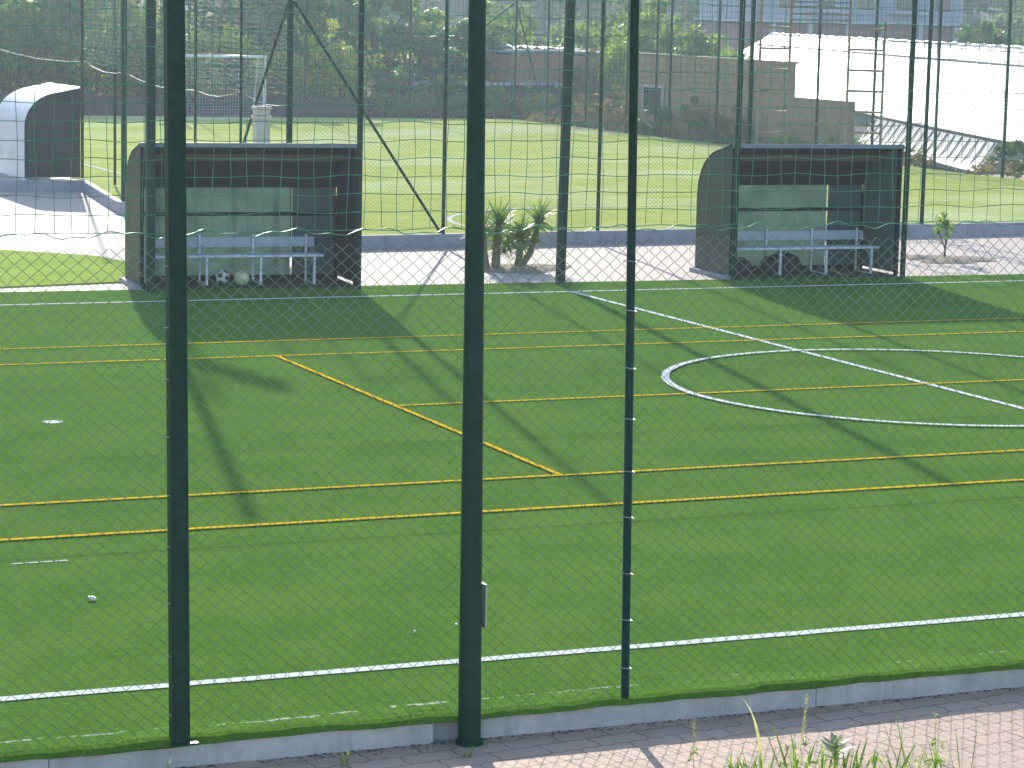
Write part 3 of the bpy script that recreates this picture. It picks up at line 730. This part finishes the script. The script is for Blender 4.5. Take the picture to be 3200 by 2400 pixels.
for i in range(330):
    y = 172+180*g.random()**1.3; x = 20+(y*.60)*g.random()+.08*y
    r_ = g.uniform(2.6, 4.8); hh = g.uniform(5, 9)
    V, F = leafcloud((x, y, hill_z(x, y)+hh*.5), (r_, r_, hh*.55), 170, .55, 12, 100+i); wood.add(V, F)
o = wood.build('woodland', 'leaf_dark'); tag(o, 'hazy wooded hillside far behind everything', 'woodland', kind='stuff')

# dark walls along the far end of the field
wl = empty('garden_wall', (30, 92.2, .1), 'long low dark grey wall behind the far end of the field, below the olive bushes', 'wall')
mb = MB(); mb.box((-11, 0, .27), (34, .25, .8)); mb.box((-11, 0, .69), (34.1, .33, .06)); mb.build('wall_face', 'darkwall', wl)
wl2 = empty('garden_wall', (38.4, 92.3, .1), 'taller dark grey wall behind the far corner post of the field', 'wall')
mb = MB(); mb.box((-.6, 0, .55), (7.4, .3, 1.4)); mb.build('wall_face', 'darkwall', wl2)
mb = MB()
for i in range(26): mb.box((-4.2+i*.29, -.02, 1.28+rnd.uniform(-.02, .03)), (rnd.uniform(.16, .3), .36, rnd.uniform(.08, .2)), rnd.uniform(-.2, .2), rnd.uniform(-.1, .1))
mb.build('coping_stones', 'kerb2', wl2)

# ochre shed with a white tarpaulin on its roof, at the far corner
sh = empty('shed', (39.9, 94.2, 0), 'ochre rendered shed with loose white sheeting on its flat roof, by the far corner', 'shed')
mb = MB(); mb.box((2.2, 1.6, 1.25), (4.6, 3.2, 2.6)); mb.build('wall', 'orange', sh)
mb = MB(); mb.box((2.2, 1.6, 2.59), (4.8, 3.4, .08)); mb.build('roof', 'kerb2', sh)
mb = MB(); nn_ = 14; vs = []
for j in range(5):
    for i in range(nn_): vs.append((.1+i*.24, .1+j*.55, 2.66+.16*abs(math.sin(i*1.1+j*.7))*(1-.5*i/nn_)+.05*math.sin(i*2.3+j)))
mb.add(vs, [(j*nn_+i, j*nn_+i+1, (j+1)*nn_+i+1, (j+1)*nn_+i) for j in range(4) for i in range(nn_-1)]); mb.build('sheeting', 'tarp', sh)
mb = MB(); mb.box((3.1, -.02, 1.2), (.8, .06, 1.9)); mb.build('door', 'brown', sh)

# brown stepped wall along the right edge of the field
bw = empty('boundary_wall', (38.3, 75, 0), 'long brown rendered wall stepping down beside the right edge of the field', 'wall')
mb = MB(); mb.add([(0, -5.7, -.5), (0, 5.2, -.5), (0, 5.2, 2.78), (0, -5.7, 2.74), (.35, -5.7, -.5), (.35, 5.2, -.5), (.35, 5.2, 2.78), (.35, -5.7, 2.74)],
    [(0, 3, 2, 1), (4, 5, 6, 7), (0, 1, 5, 4), (1, 2, 6, 5), (2, 3, 7, 6), (3, 0, 4, 7)]); mb.build('wall_face', 'brown', bw)
mb = MB(); mb.box((.175, -.25, 2.79), (.42, 11.0, .07), 0, math.atan2(.04, 10.9)); mb.build('coping', 'brown', bw)
mb = MB(); mb.box((.19, -7.5, .62), (.33, 3.55, 2.26)); mb.build('lower_wall', 'brown', bw)
mb = MB(); mb.box((-.03, 3.3, 1.35), (.06, 1.5, .9)); f_ = mb.build('window', 'bslab', bw)
mb = MB(); mb.box((-.065, 3.3, 1.35), (.02, 1.3, .74)); mb.build('pane', 'glass', f_)

# ------------------------------------------------------------------ greenhouse
E0 = Vector((40.89, 60.36, 0)); dl = Vector((.327, .945, 0)).normalized(); nl = Vector((.945, -.327, 0)).normalized()
def gp(a, c, z): q = E0+dl*a+nl*c; return (q.x, q.y, z)
ghs = empty('greenhouse', (40.89, 60.36, 0), 'long white plastic sheeted greenhouse with a shallow roof beyond the right side of the field', 'greenhouse')
def rel2(o, p): o.location = -Vector(p.location); return o
def roof_z(c): return .8+(3.24-.8)*min(1, c/4.0) if c <= 4 else 3.24-(3.24-.8)*(c-4)/4
na = 86; A = [-16+i*(83/(na-1)) for i in range(na)]; CC = [0, .5, 1, 1.5, 2, 2.5, 3, 3.5, 3.85, 4, 4.15, 4.6, 5.5, 7, 8]
vs = []
for a in A:
    for c in CC:
        z = roof_z(c)+(.035*math.sin(a*math.pi/1.0)**2 if 3.5 < c < 4.5 else .012*math.sin(a*math.pi)**2)*1.6+.01*math.sin(a*3.3+c*4)
        if abs(c-4) < .01: z += .05*abs(math.sin(a*math.pi/2))
        vs.append(gp(a, c, z))
nc = len(CC); mb = MB().add(vs, [(i*nc+j, (i+1)*nc+j, (i+1)*nc+j+1, i*nc+j+1) for i in range(na-1) for j in range(nc-1)])
rel2(mb.build('roof', 'gh', ghs, True), ghs)
mb = MB()
for c, r_ in ((3.12, .035), (3.78, .018)): mb.tube([gp(a, c, roof_z(c)+.05) for a in A[::3]], r_, 5)
rel2(mb.build('roof_strap', 'ghstrap', ghs), ghs)
mb = MB(); mb.tube([gp(a, -.03, .80) for a in A[::3]], .05, 6); rel2(mb.build('gutter', 'ghstrap', ghs), ghs)
# gathered ridge of film in scallops
mb = MB(); pts = []
for i in range(170):
    a = -16+i*.49; pts.append(gp(a, 4., 3.28+.05*abs(math.sin(a*math.pi/2.2))**1.5))
mb.tube(pts, .05, 6); rel2(mb.build('ridge_roll', 'gh', ghs, True), ghs)
# sloping side sheet with battens, then a plain shaded side wall
mb = MB(); vs = []
for i in range(40):
    a = 2.6+i*.44; b = a+1.2*0
    vs += [gp(a, -.08, .70), gp(a, -.34+.008*math.sin(i*1.9), .25), gp(a, -.66+.008*math.sin(i), -.14+.010*math.sin(i*2.7))]
mb.add(vs, [(3*i+j, 3*i+3+j, 3*i+4+j, 3*i+1+j) for i in range(39) for j in range(2)]); rel2(mb.build('side_sheet', 'ghside', ghs, True), ghs)
for i in range(18):
    mb = MB().tube([gp(2.8+i*.97, -.10, .70), gp(2.9+i*.97+rnd.uniform(-.08, .08), -.70, -.25)], .022, 5); rel2(mb.build('side_batten', 'ghstrap', ghs), ghs)
mb = MB(); mb.poly([gp(-16, .1, -.5), gp(66, .1, -.5), gp(66, .1, .78), gp(-16, .1, .78)], .04, nl); rel2(mb.build('side_wall', 'kerb2', ghs), ghs)
mb = MB(); mb.poly([gp(67, 0, -.5), gp(67, 8, -.5), gp(67, 8, .8), gp(67, 4, 3.2), gp(67, 0, .8)], .04, dl); rel2(mb.build('gable', 'gh', ghs), ghs)

# ------------------------------------------------------------------ building far behind the greenhouse
hb = empty('apartment_building', (76.0, 140.5, 0), 'grey blue apartment building with a red brick ground floor far behind the greenhouse', 'building', None, R(-4))
W_ = 13.6
mb = MB().box((W_/2, 5, 2.05), (W_-.5, 10, 3.7)); mb.build('ground_floor', 'bpink', hb)
mb = MB().box((W_/2, 4.9, 3.98), (W_+.6, 10.8, .18)); mb.build('floor_slab', 'bslab', hb)
mb = MB().box((W_/2, 5, 7.4), (W_, 10, 6.66)); mb.build('wall', 'bwall', hb)
mb = MB().box((W_/2, 5, 10.83), (W_+1, 11, .2)); mb.build('roof', 'bpink', hb)
for fl in range(2):
    for i in range(5):
        x = 1.5+i*2.65; zc = 5.55+fl*3.1
        mb = MB().box((x, -.03, zc), (1.25, .1, 1.75)); fr = mb.build('window', 'bslab', hb)
        mb = MB(); mb.box((x-.29, -.09, zc), (.5, .03, 1.6)); mb.box((x+.29, -.09, zc), (.5, .03, 1.6)); mb.build('pane', 'glass', fr)
for i in range(6):
    mb = MB().box((.5+i*2.5, -.22, 2.05), (.28, .28, 3.7)); mb.build('pillar', 'bslab', hb)
for i in range(5):
    mb = MB().box((1.75+i*2.5, .22, 1.6), (1.3, .08, 2.3)); mb.build('door', 'glass' if i % 2 else 'darkwall', hb)
for i in (1, 3):
    x = 1.5+i*2.65; mb = MB().box((x, -.55, 4.62), (2.2, 1.0, .1)); bal = mb.build('balcony', 'bslab', hb)
    mb = MB(); mb.box((x, -1.04, 5.6), (2.2, .04, .05))
    for k in range(12): mb.box((x-1.06+k*.192, -1.04, 5.12), (.025, .03, .95))
    mb.build('railing', 'ghstrap', bal)
# ------------------------------------------------------------------ rusty scaffold tower behind the right dugout
sc_ = empty('scaffold_tower', (25.42, 47.1, .2), 'rusty steel scaffold of two ladder frames standing behind the right dugout', 'scaffold')
def fr_(ox, oy, wx, wy, top1, top2, rungs):
    mb = MB(); mb.tube([(ox, oy, 0), (ox, oy, top1)], .030, 8); mb.tube([(ox+wx, oy+wy, 0), (ox+wx, oy+wy, top2)], .030, 8)
    for z in rungs: mb.tube([(ox, oy, z), (ox+wx, oy+wy, z)], .025, 8)
    return mb.build('ladder_frame', 'rust', sc_, True)
rg = [.3+.425*i for i in range(9)]
fr_(0, .0, .44, -.45, 4.9, 4.9, rg); fr_(2.02, -.1, .60, -.40, 4.3, 3.85, rg[:9])
mb = MB()
for z in (3.86, 3.98, 4.12, 4.22): mb.tube([(.44, -.45, z), (2.05, -.1, z)], .018, 6)
mb.tube([(0, 0, 1.75), (2.55, -.5, 1.72)], .020, 6); mb.tube([(.44, -.45, .4), (2.02, -.1, 2.0)], .014, 6)
mb.build('cross_bar', 'rust', sc_, True)

# ------------------------------------------------------------------ goal at the far end
go = empty('football_goal', (24.2, 86.1, SL), 'white football goal with its net at the far end of the lighter field', 'goal')
mb = MB(); mb.tube([(0, 0, 0), (0, 0, 2.2)], .05, 12); mb.build('goalpost', 'goal', go, True)
mb = MB(); mb.tube([(3, 0, 0), (3, 0, 2.2)], .05, 12); mb.build('goalpost', 'goal', go, True)
mb = MB(); mb.tube([(-.05, 0, 2.2), (3.05, 0, 2.2)], .05, 12); mb.build('crossbar', 'goal', go, True)
mb = MB(); mb.tube([(0, 0, 2.2), (0, .8, 2.1), (0, 1.4, 0), (3, 1.4, 0), (3, .8, 2.1), (3, 0, 2.2)], .025, 8); mb.build('back_frame', 'goal', go, True)
mb = MB(); gridnet(mb, (0, 1.1), (3, 1.1), .05, 2.1, .1, .1, .004, .004, n=3)
for x in (0.01, 2.99): gridnet(mb, (x, .05), (x, 1.1), .05, 2.1, .1, .1, .004, .004, n=3)
mb.build('goal_net', 'goalnet', go, True)
me = lump('counterweight_bag', (0, 0, 0), (.34, .3, .5), 'tarp', '', '', seed=9)
o = bpy.data.objects.new('counterweight_bag', me); C.objects.link(o); o.location = (26.95, 85.8, .40); tag(o, 'white counterweight bag beside the right post of the far goal', 'bag')

# ------------------------------------------------------------------ yucca, shrub and soil on the paved strip
def bed(name, c, rx, ry, seed, m='soil', h=.05):
    g = random.Random(seed); mb = MB(); k = 36; vs = [(c[0], c[1], h)]
    for q, t in ((.55, h*.8), (.85, h*.4), (1., .002)):
        for i in range(k):
            a = i*2*math.pi/k; rr = q*(1+.16*math.sin(3*a+seed)+.1*math.sin(7*a))+g.uniform(-.04, .04)
            vs.append((c[0]+math.cos(a)*rx*rr, c[1]+math.sin(a)*ry*rr, t+g.uniform(-.008, .012)*(t > .01)))
    fs = [(0, 1+i, 1+(i+1) % k) for i in range(k)]+[(1+j*k+i, 1+(j+1)*k+i, 1+(j+1)*k+(i+1) % k, 1+j*k+(i+1) % k) for j in range(2) for i in range(k)]
    mb.add(vs, fs); return struct(name, mb, m, smooth=True)
bed('soil_patch', (16.35, 38.25), .85, .75, 1); bed('soil_patch', (24.5, 38.3), .8, .7, 2)
def blade(mb, base, d, ln, wd, droop, n=7, twist=0):
    d = Vector(d).normalized(); side = d.cross(Vector((0, 0, 1)))
    side = side.normalized() if side.length > .05 else Vector((1, 0, 0))
    side = (side*math.cos(twist)+d.cross(side)*math.sin(twist)).normalized()
    vs = []; p = Vector(base)
    for i in range(n+1):
        t = i/n; ww = wd*(1-t**2.2)*(.55+.45*min(1, t*4))
        vs += [tuple(p-side*ww/2), tuple(p+side*ww/2+Vector((0, 0, .0)))]
        d = (d+Vector((0, 0, -droop/n*(.4+t)))).normalized(); p = p+d*ln/n
    mb.add(vs, [(2*i, 2*i+1, 2*i+3, 2*i+2) for i in range(n)])
yu = empty('yucca', (16.29, 38.24, .02), 'clump of spiky yuccas with bare stems on the paved strip between the two dugouts', 'yucca plant')
def head(c, n, ln, seed):
    g = random.Random(seed); mb = MB()
    for i in range(n):
        a = g.uniform(0, 6.283); el = math.asin(g.uniform(-.45, .98))
        blade(mb, (c[0], c[1], c[2]+g.uniform(-.10, .04)), (math.cos(a)*math.cos(el), math.sin(a)*math.cos(el), math.sin(el)), ln*g.uniform(.75, 1.15), .042, g.uniform(.05, .6), 6)
    return mb.build('leaf_rosette', 'leaf_yucca', yu)
def stem(pts, r): mb = MB(); mb.tube(pts, r, 9); return mb.build('stem', 'yback', yu, True)
stem([(-.32, 0, -.05), (-.30, .02, .3), (-.27, 0, .78)], [.08, .065, .05]); head((-.27, 0, .74), 110, .44, 1); head((-.28, 0, .52), 40, .34, 11)
stem([(.10, .05, -.05), (.30, .05, .22), (.38, .03, .5), (.42, 0, .80)], [.06, .055, .05, .045]); head((.42, 0, .76), 100, .44, 2)
stem([(.02, -.05, -.05), (.08, -.06, .25), (.10, -.05, .48)], [.06, .05, .045]); head((.10, -.05, .50), 80, .36, 3); head((.12, .1, .62), 50, .34, 13)
stem([(-.46, .05, -.05), (-.5, .08, .3), (-.52, .08, .62)], [.07, .055, .05]); head((-.52, .08, .62), 70, .38, 4)
head((-.02, .2, .42), 60, .34, 5); head((-.2, -.05, .3), 50, .32, 15); head((.22, .1, .36), 60, .34, 16); head((-.3, .1, .34), 50, .34, 18); head((.05, -.1, .28), 40, .3, 19); head((.34, 0, .5), 40, .32, 17)
ss = empty('shrub', (24.46, 38.36, .02), 'small thin yellowish shrub in bare soil right of the right dugout', 'shrub')
V, F = leafcloud((0, 0, .46), (.20, .20, .33), 420, .032, 16, 77); MB().add(V, F).build('foliage', 'leaf_lime', ss)
mb = MB(); mb.tube([(0, 0, -.02), (.01, 0, .25), (.02, 0, .55)], [.022, .016, .008], 6); mb.tube([(.01, 0, .2), (.1, .05, .45)], [.012, .006], 5); mb.tube([(.01, 0, .15), (-.1, .03, .42)], [.012, .006], 5); mb.build('stem', 'bark', ss, True)

# ------------------------------------------------------------------ weeds at the front
def weed(name, loc, label, parts, cat='weed', group='weeds among the near pavers'):
    e = empty(name, loc, label, cat, group)
    for pn, m, fn in parts:
        mb = MB(); fn(mb); mb.build(pn, m, e)
    return e
def tuft(lst, seed=0):
    def fn(mb):
        g = random.Random(seed)
        for (bx, by, dx, dy, dz, ln, wd, dr) in lst: blade(mb, (bx, by, 0), (dx, dy, dz), ln, wd, dr, 10, g.uniform(-.3, .3))
    return fn
def small_leaves(n, r, h, sz, seed):
    def fn(mb):
        V, F = leafcloud((0, 0, h*.5), (r, r, h*.5), n, sz, 10, seed, elong=1.2); mb.add(V, F)
    return fn
def stalk(h, lean, seed, seeds=26):
    def fn(mb):
        g = random.Random(seed); P = [(lean*h*t*t, .02*math.sin(t*4), h*t) for t in (0, .25, .5, .75, 1)]
        mb.tube(P, [.003, .0026, .0022, .0018, .001], 5)
        for i in range(seeds):
            t = g.uniform(.35, 1); a = g.uniform(0, 6.3); x = lean*h*t*t
            blade(mb, (x, 0, h*t), (math.cos(a), math.sin(a), .8), g.uniform(.015, .04), .007, .3, 3)
    return fn
B0 = -.15
def wild(n, r, h, w_, seed):
    def fn(mb):
        g = random.Random(seed)
        for i in range(n):
            blade(mb, (g.uniform(-r, r), g.uniform(-r*.4, r*.4), 0), (g.uniform(-.7, .5), g.uniform(-.3, .3), 1), h*g.uniform(.4, 1.1), w_*g.uniform(.5, 1.2), g.uniform(.1, .9), 8)
    return fn
for i, (x, y, lb) in enumerate(((6.78, 12.40, 'low mixed weeds left of the broad bladed grass'), (7.17, 12.33, 'low yellowish weeds between the broad bladed grass and the grey green weed'), (7.47, 12.28, 'low green weeds just right of the grey green weed'), (7.80, 12.18, 'low weeds between the two thin grass tufts at the right'))):
    e_ = empty('weed_clump', (x, y, B0), lb, 'weed', 'weeds among the near pavers')
    for pn, m, n_, h_, w2, sd in (('blades', 'leaf_weed', 22, .20, .018, 50+i), ('dry_stalks', 'seed', 9, .2, .006, 60+i)):
        mb = MB(); wild(n_, .16, h_, w2, sd)(mb); mb.build(pn, m, e_)
    mb = MB(); V, F = leafcloud((0, 0, .05), (.16, .08, .05), 22, .014, 8, 70+i, elong=1.5); mb.add(V, F); mb.build('leaves', 'leaf_weed', e_)
weed('grass_tuft', (7.00, 12.42, B0), 'broad bladed grass with one long leaf bent over and bleached at its tip, front right', [
    ('blades', 'leaf_weed', tuft([(0, 0, -.42, .0, 1, .42, .055, .1), (.05, .02, -.30, .1, 1, .34, .045, .2), (.1, 0, -.2, 0, 1, .26, .03, .3), (-.05, 0, -.5, .1, .9, .22, .02, .5), (.15, -.02, .3, .1, 1, .20, .02, .5)], 1)),
    ('dry_leaf', 'seed', tuft([(-.10, .04, -.12, 0, 1, .50, .030, 2.1)], 2))], 'grass')
weed('leafy_weed', (7.33, 12.40, B0), 'grey green weed with a rosette of oval leaves, between the grass tufts at front right', [
    ('leaves', 'leaf_grey', lambda mb: [blade(mb, (0, 0, .06+.03*(i//5)), (math.cos(i*2.4), math.sin(i*2.4), .35+.25*(i//5)), .15-.012*(i//4), .045, .35, 6) for i in range(16)]),
    ('stem', 'leaf_weed', lambda mb: mb.tube([(0, 0, 0), (0, 0, .2)], .006, 6))])
weed('grass_tuft', (7.62, 12.27, B0), 'tall thin grass blades leaning left, just right of the grey green leafy weed', [
    ('blades', 'leaf_weed', tuft([(0, 0, -.55, .1, 1, .42, .034, .15), (.06, 0, -.35, .1, 1, .34, .032, .25), (.12, .03, -.25, 0, 1, .36, .026, .1), (-.03, 0, -.2, .1, 1, .2, .018, .6), (.09, 0, .4, .1, .9, .18, .014, .6)], 3))], 'grass')
weed('grass_tuft', (7.95, 12.16, B0), 'small sparse grass tuft at the far right of the front edge', [
    ('blades', 'leaf_weed', tuft([(0, 0, -.6, .1, 1, .34, .032, .2), (.06, 0, -.1, .1, 1, .28, .018, .1), (.14, 0, .1, 0, 1, .26, .010, .1), (-.1, 0, -.3, 0, 1, .27, .016, .1)], 4)),
    ('dry_leaf', 'seed', tuft([(.05, .05, -.3, 0, 1, .2, .008, .2)], 5))], 'grass')
for i, (x, y, h, ln, lb) in enumerate((
    (6.55, 12.62, .30, -.05, 'single thin seeding stalk on the pavers left of the grass tufts'),
    (7.20, 12.55, .40, .05, 'faint seeding stalk behind the bent bleached grass leaf'),
    (8.02, 12.42, .26, -.1, 'pale seeding stalk near the right end of the pavers'),
    (7.02, 12.42, .17, .1, 'short brownish stalk just behind the broad bladed grass'))):
    weed('seeding_weed', (x, y, B0), lb, [('stalk', 'seed', stalk(h, ln, i+3, 34)), ('leaves', 'leaf_weed', small_leaves(24, .05, h*.5, .012, i+40))])
for i, (x, y, h, lb) in enumerate((
    (3.72, 13.42, .15, 'pale grassy sprout at the foot of the kerb, lower left corner'),
    (4.72, 13.36, .11, 'small grassy sprout below the kerb, midway between the square post and the thick pole'),
    (5.44, 13.28, .07, 'tiny sprout in the pavers in front of the thick round pole'))):
    weed('sprout', (x, y, B0), lb, [('blades', 'seed' if i == 0 else 'leaf_weed', tuft([(rnd.uniform(-.02, .02), rnd.uniform(-.02, .02), rnd.uniform(-.7, .7), rnd.uniform(-.5, .5), 1, h*rnd.uniform(.8, 1.3), .008, rnd.uniform(.3, 1.4)) for k in range(9)], i+9))])

# ------------------------------------------------------------------ bushes and trees
G1 = 'bushes on the bank beyond the far goal'; G2 = 'shrubs and trees along the right edge of the field'
BU = [
 # bank at left, front row just behind the low dark wall
 ('olive', 17.6, 93.9, 2.0, 2.6, 'olive bush at the far left, seen above the white dugout roof', G1),
 ('mid', 20.6, 94.4, 1.9, 3.0, 'green bush behind the right end of the white dugout roof', G1),
 ('olive2', 23.1, 93.7, 1.7, 2.2, 'yellowish bush between the white dugout and the left square post', G1),
 ('olive', 25.5, 94.2, 1.8, 2.9, 'olive bush directly behind the left part of the far goal', G1),
 ('olive2', 28.2, 93.9, 1.8, 2.5, 'olive bush behind the right post of the far goal', G1),
 ('olive', 30.6, 93.7, 1.6, 2.2, 'yellow olive bush just right of the pale pillar', G1),
 ('olive2', 32.7, 94.0, 1.5, 1.9, 'low olive bush at the end of the low dark wall, under the sloping brace', G1),
 ('dark', 34.2, 91.3, 1.1, 1.5, 'dark hedge bush at the left end of the taller dark wall', G1),
 ('dark', 36.1, 91.2, 1.0, 1.3, 'dark hedge bush in front of the taller dark wall, left of the thick pole', G1),
 ('mid', 38.0, 91.4, .9, 1.0, 'green bush in front of the taller dark wall, right of the thick pole', G1),
 ('olive', 39.6, 91.2, .8, 1.1, 'olive bush between the taller dark wall and the ochre shed', G1),
 # second row
 ('dark', 18.8, 99, 2.4, 3.8, 'dark bush at the top left corner, behind the front bushes', G1),
 ('mid', 22.6, 99.5, 2.4, 3.6, 'mid green bush at top left, between two thin fence posts', G1),
 ('olive', 26.2, 99, 2.3, 3.3, 'olive bush high on the bank above the far goal', G1),
 ('dark', 29.6, 99.5, 2.3, 3.6, 'dark bush on the bank above and right of the far goal', G1),
 ('mid2', 33.0, 99, 2.2, 3.0, 'mid green bush behind the top of the sloping brace', G1),
 ('dark', 36.2, 96.5, 2.0, 2.0, 'dark bush behind the taller dark wall, left of the thick pole', G1),
 ('dark', 39.0, 97.5, 1.8, 2.1, 'dark bush behind the taller dark wall, next to the ochre shed', G1),
 ('mid', 37.0, 101.5, 2.3, 2.6, 'hazy green tree in the bright glare left of the thick pole', G1),
 ('mid2', 41.5, 103, 2.4, 2.4, 'hazy green tree behind the thick pole', G1),
 ('mid2', 21, 108, 3.2, 4.6, 'large tree high on the bank at left, mostly above the picture', G1),
 ('dark', 27.5, 109, 3.2, 4.6, 'large dark tree high on the bank above the goal, mostly above the picture', G1),
 ('mid', 34, 110, 3.2, 4.4, 'large tree high on the bank left of the glare', G1),
 # behind shed and in the middle distance
 ('mid', 47.5, 112, 2.6, 3.5, 'round green tree behind the ochre shed roof', G2),
 ('lime', 51.5, 113, 2.4, 3.7, 'pale green tree behind the right end of the ochre shed', G2),
 ('mid2', 56, 116, 2.5, 3.1, 'pale green tree right of the leaning thick post', G2),
 ('dry', 42.8, 92.8, 1.2, 2.4, 'brownish bush between the ochre shed and the brown wall', G2),
 ('mid', 43.4, 91.0, 1.1, 2.5, 'green bush at the left end of the brown wall', G2),
 ('dry', 41.6, 89.6, .9, 1.0, 'low dry bush in front of the ochre shed', G2),
 # behind the brown wall
 ('mid2', 46.0, 94.5, 2.0, 3.1, 'round leafy tree behind the left half of the brown wall', G2),
 ('mid', 48.6, 95.5, 1.9, 3.0, 'round grey green tree behind the middle of the brown wall', G2),
 ('lime', 46.4, 89.5, 1.0, 2.75, 'bright lime bush behind the brown wall beside the greenhouse end', G2),
 ('lime', 47.9, 90.5, 1.1, 2.95, 'second bright lime bush, touching the end of the greenhouse roof', G2),
 ('lime', 72.0, 129, 1.6, 2.0, 'lime green bush above the greenhouse ridge, left of the scaffold ladder', G2),
 ('lime', 75.5, 130, 1.6, 2.1, 'lime green bush above the greenhouse ridge, between the scaffold ladders', G2),
 ('mid', 55.5, 118, 2.6, 3.4, 'hazy tree behind the brown wall, against the blue hillside', G2),
 ('mid2', 62, 128, 3.2, 3.0, 'hazy tree left of the apartment building', G2),
 ('dark', 71.0, 108.5, 2.0, 3.3, 'tall dark tree right of the apartment building', G2),
 ('dark', 74.4, 109.5, 2.2, 2.9, 'dark tree at the top right corner', G2),
 # scrub in front of the brown wall
 ('dry', 37.95, 83.5, .8, 1.2, 'low dry scrub beyond the field corner', G2),
 ('dry', 37.95, 80.2, .85, 1.5, 'dry reddish scrub under the left end of the brown wall', G2),
 ('dark', 37.9, 77.5, .85, .9, 'dark scrub in front of the window of the brown wall', G2),
 ('dry', 37.85, 74.6, .85, 1.4, 'dry scrub in front of the middle of the brown wall', G2),
 ('dry', 37.8, 71.7, .85, 1.25, 'dry scrub in front of the right end of the brown wall', G2),
 ('lime', 38.6, 66.3, .7, .75, 'yellow green weed bush behind the scaffold', G2),
 ('olive', 38.4, 68.6, .8, .6, 'low olive scrub below the stepped end of the brown wall', G2),
 ('olive2', 39.2, 63.9, .7, .45, 'low scrub at the foot of the greenhouse side', G2),
 ('dark', 39.3, 58.2, .75, .75, 'dark bush in front of the near corner of the greenhouse, right edge', G2),
 ('dark', 39.9, 56.3, .9, .8, 'second dark bush at the right edge, nearer the camera', G2),
]
for i, (kd, x, y, sx, sz, lb, gr) in enumerate(BU):
    zb = slope_z(x, y) if y > 92.6 and x < 46 else (.05 if x < 44 else -.1)
    tall = sz >= 2.2
    plant(kd, 'tree' if tall and x > 33 else 'bush', (x, y, zb), (sx, sx, sz*.62 if kd != 'dry' else sz*.8), lb, 'tree' if tall and x > 33 else 'bush', gr, rnd.uniform(0, 6.28))
# ground scrub and grass tops along the wall foot and bank
mb = MB(); g = np.random.default_rng(5)
for i in range(230):
    x = g.uniform(13, 45); y = g.uniform(92.8, 112) if x < 43 else 93; V, F = leafcloud((x, y, slope_z(x, y)+.25), (g.uniform(.7, 1.4), .8, g.uniform(.5, 1.1)), 150, .10, 9, 300+i); mb.add(V, F)
tag(mb.build('ground_scrub', 'leaf_olive'), 'low tangled scrub covering the bank between the bushes', 'scrub', kind='stuff')
mb = MB()
for i in range(46):
    y = g.uniform(56, 88); x = 37.75+g.uniform(0, .5); V, F = leafcloud((x, y, .2), (.4, .6, g.uniform(.2, .45)), 80, .06, 6, 400+i); mb.add(V, F)
tag(mb.build('field_edge_scrub', 'leaf_dry'), 'dry low scrub along the right edge of the field', 'scrub', kind='stuff')

# ------------------------------------------------------------------ haze
HZ = 0.00062
mb = MB().box((90, 240, 55), (900, 680, 113)); hzo = mb.build('haze', 'tarp'); hm, hnt, hout = mat('haze_air')
pv = hnt.nodes.new('ShaderNodeVolumePrincipled'); pv.inputs['Color'].default_value = (.70, .82, 1, 1); pv.inputs['Density'].default_value = HZ; pv.inputs['Anisotropy'].default_value = .55
hnt.links.new(pv.outputs[0], hout.inputs['Volume']); hzo.data.materials[0] = hm; tag(hzo, 'thin blue haze in the air', 'haze', kind='stuff')
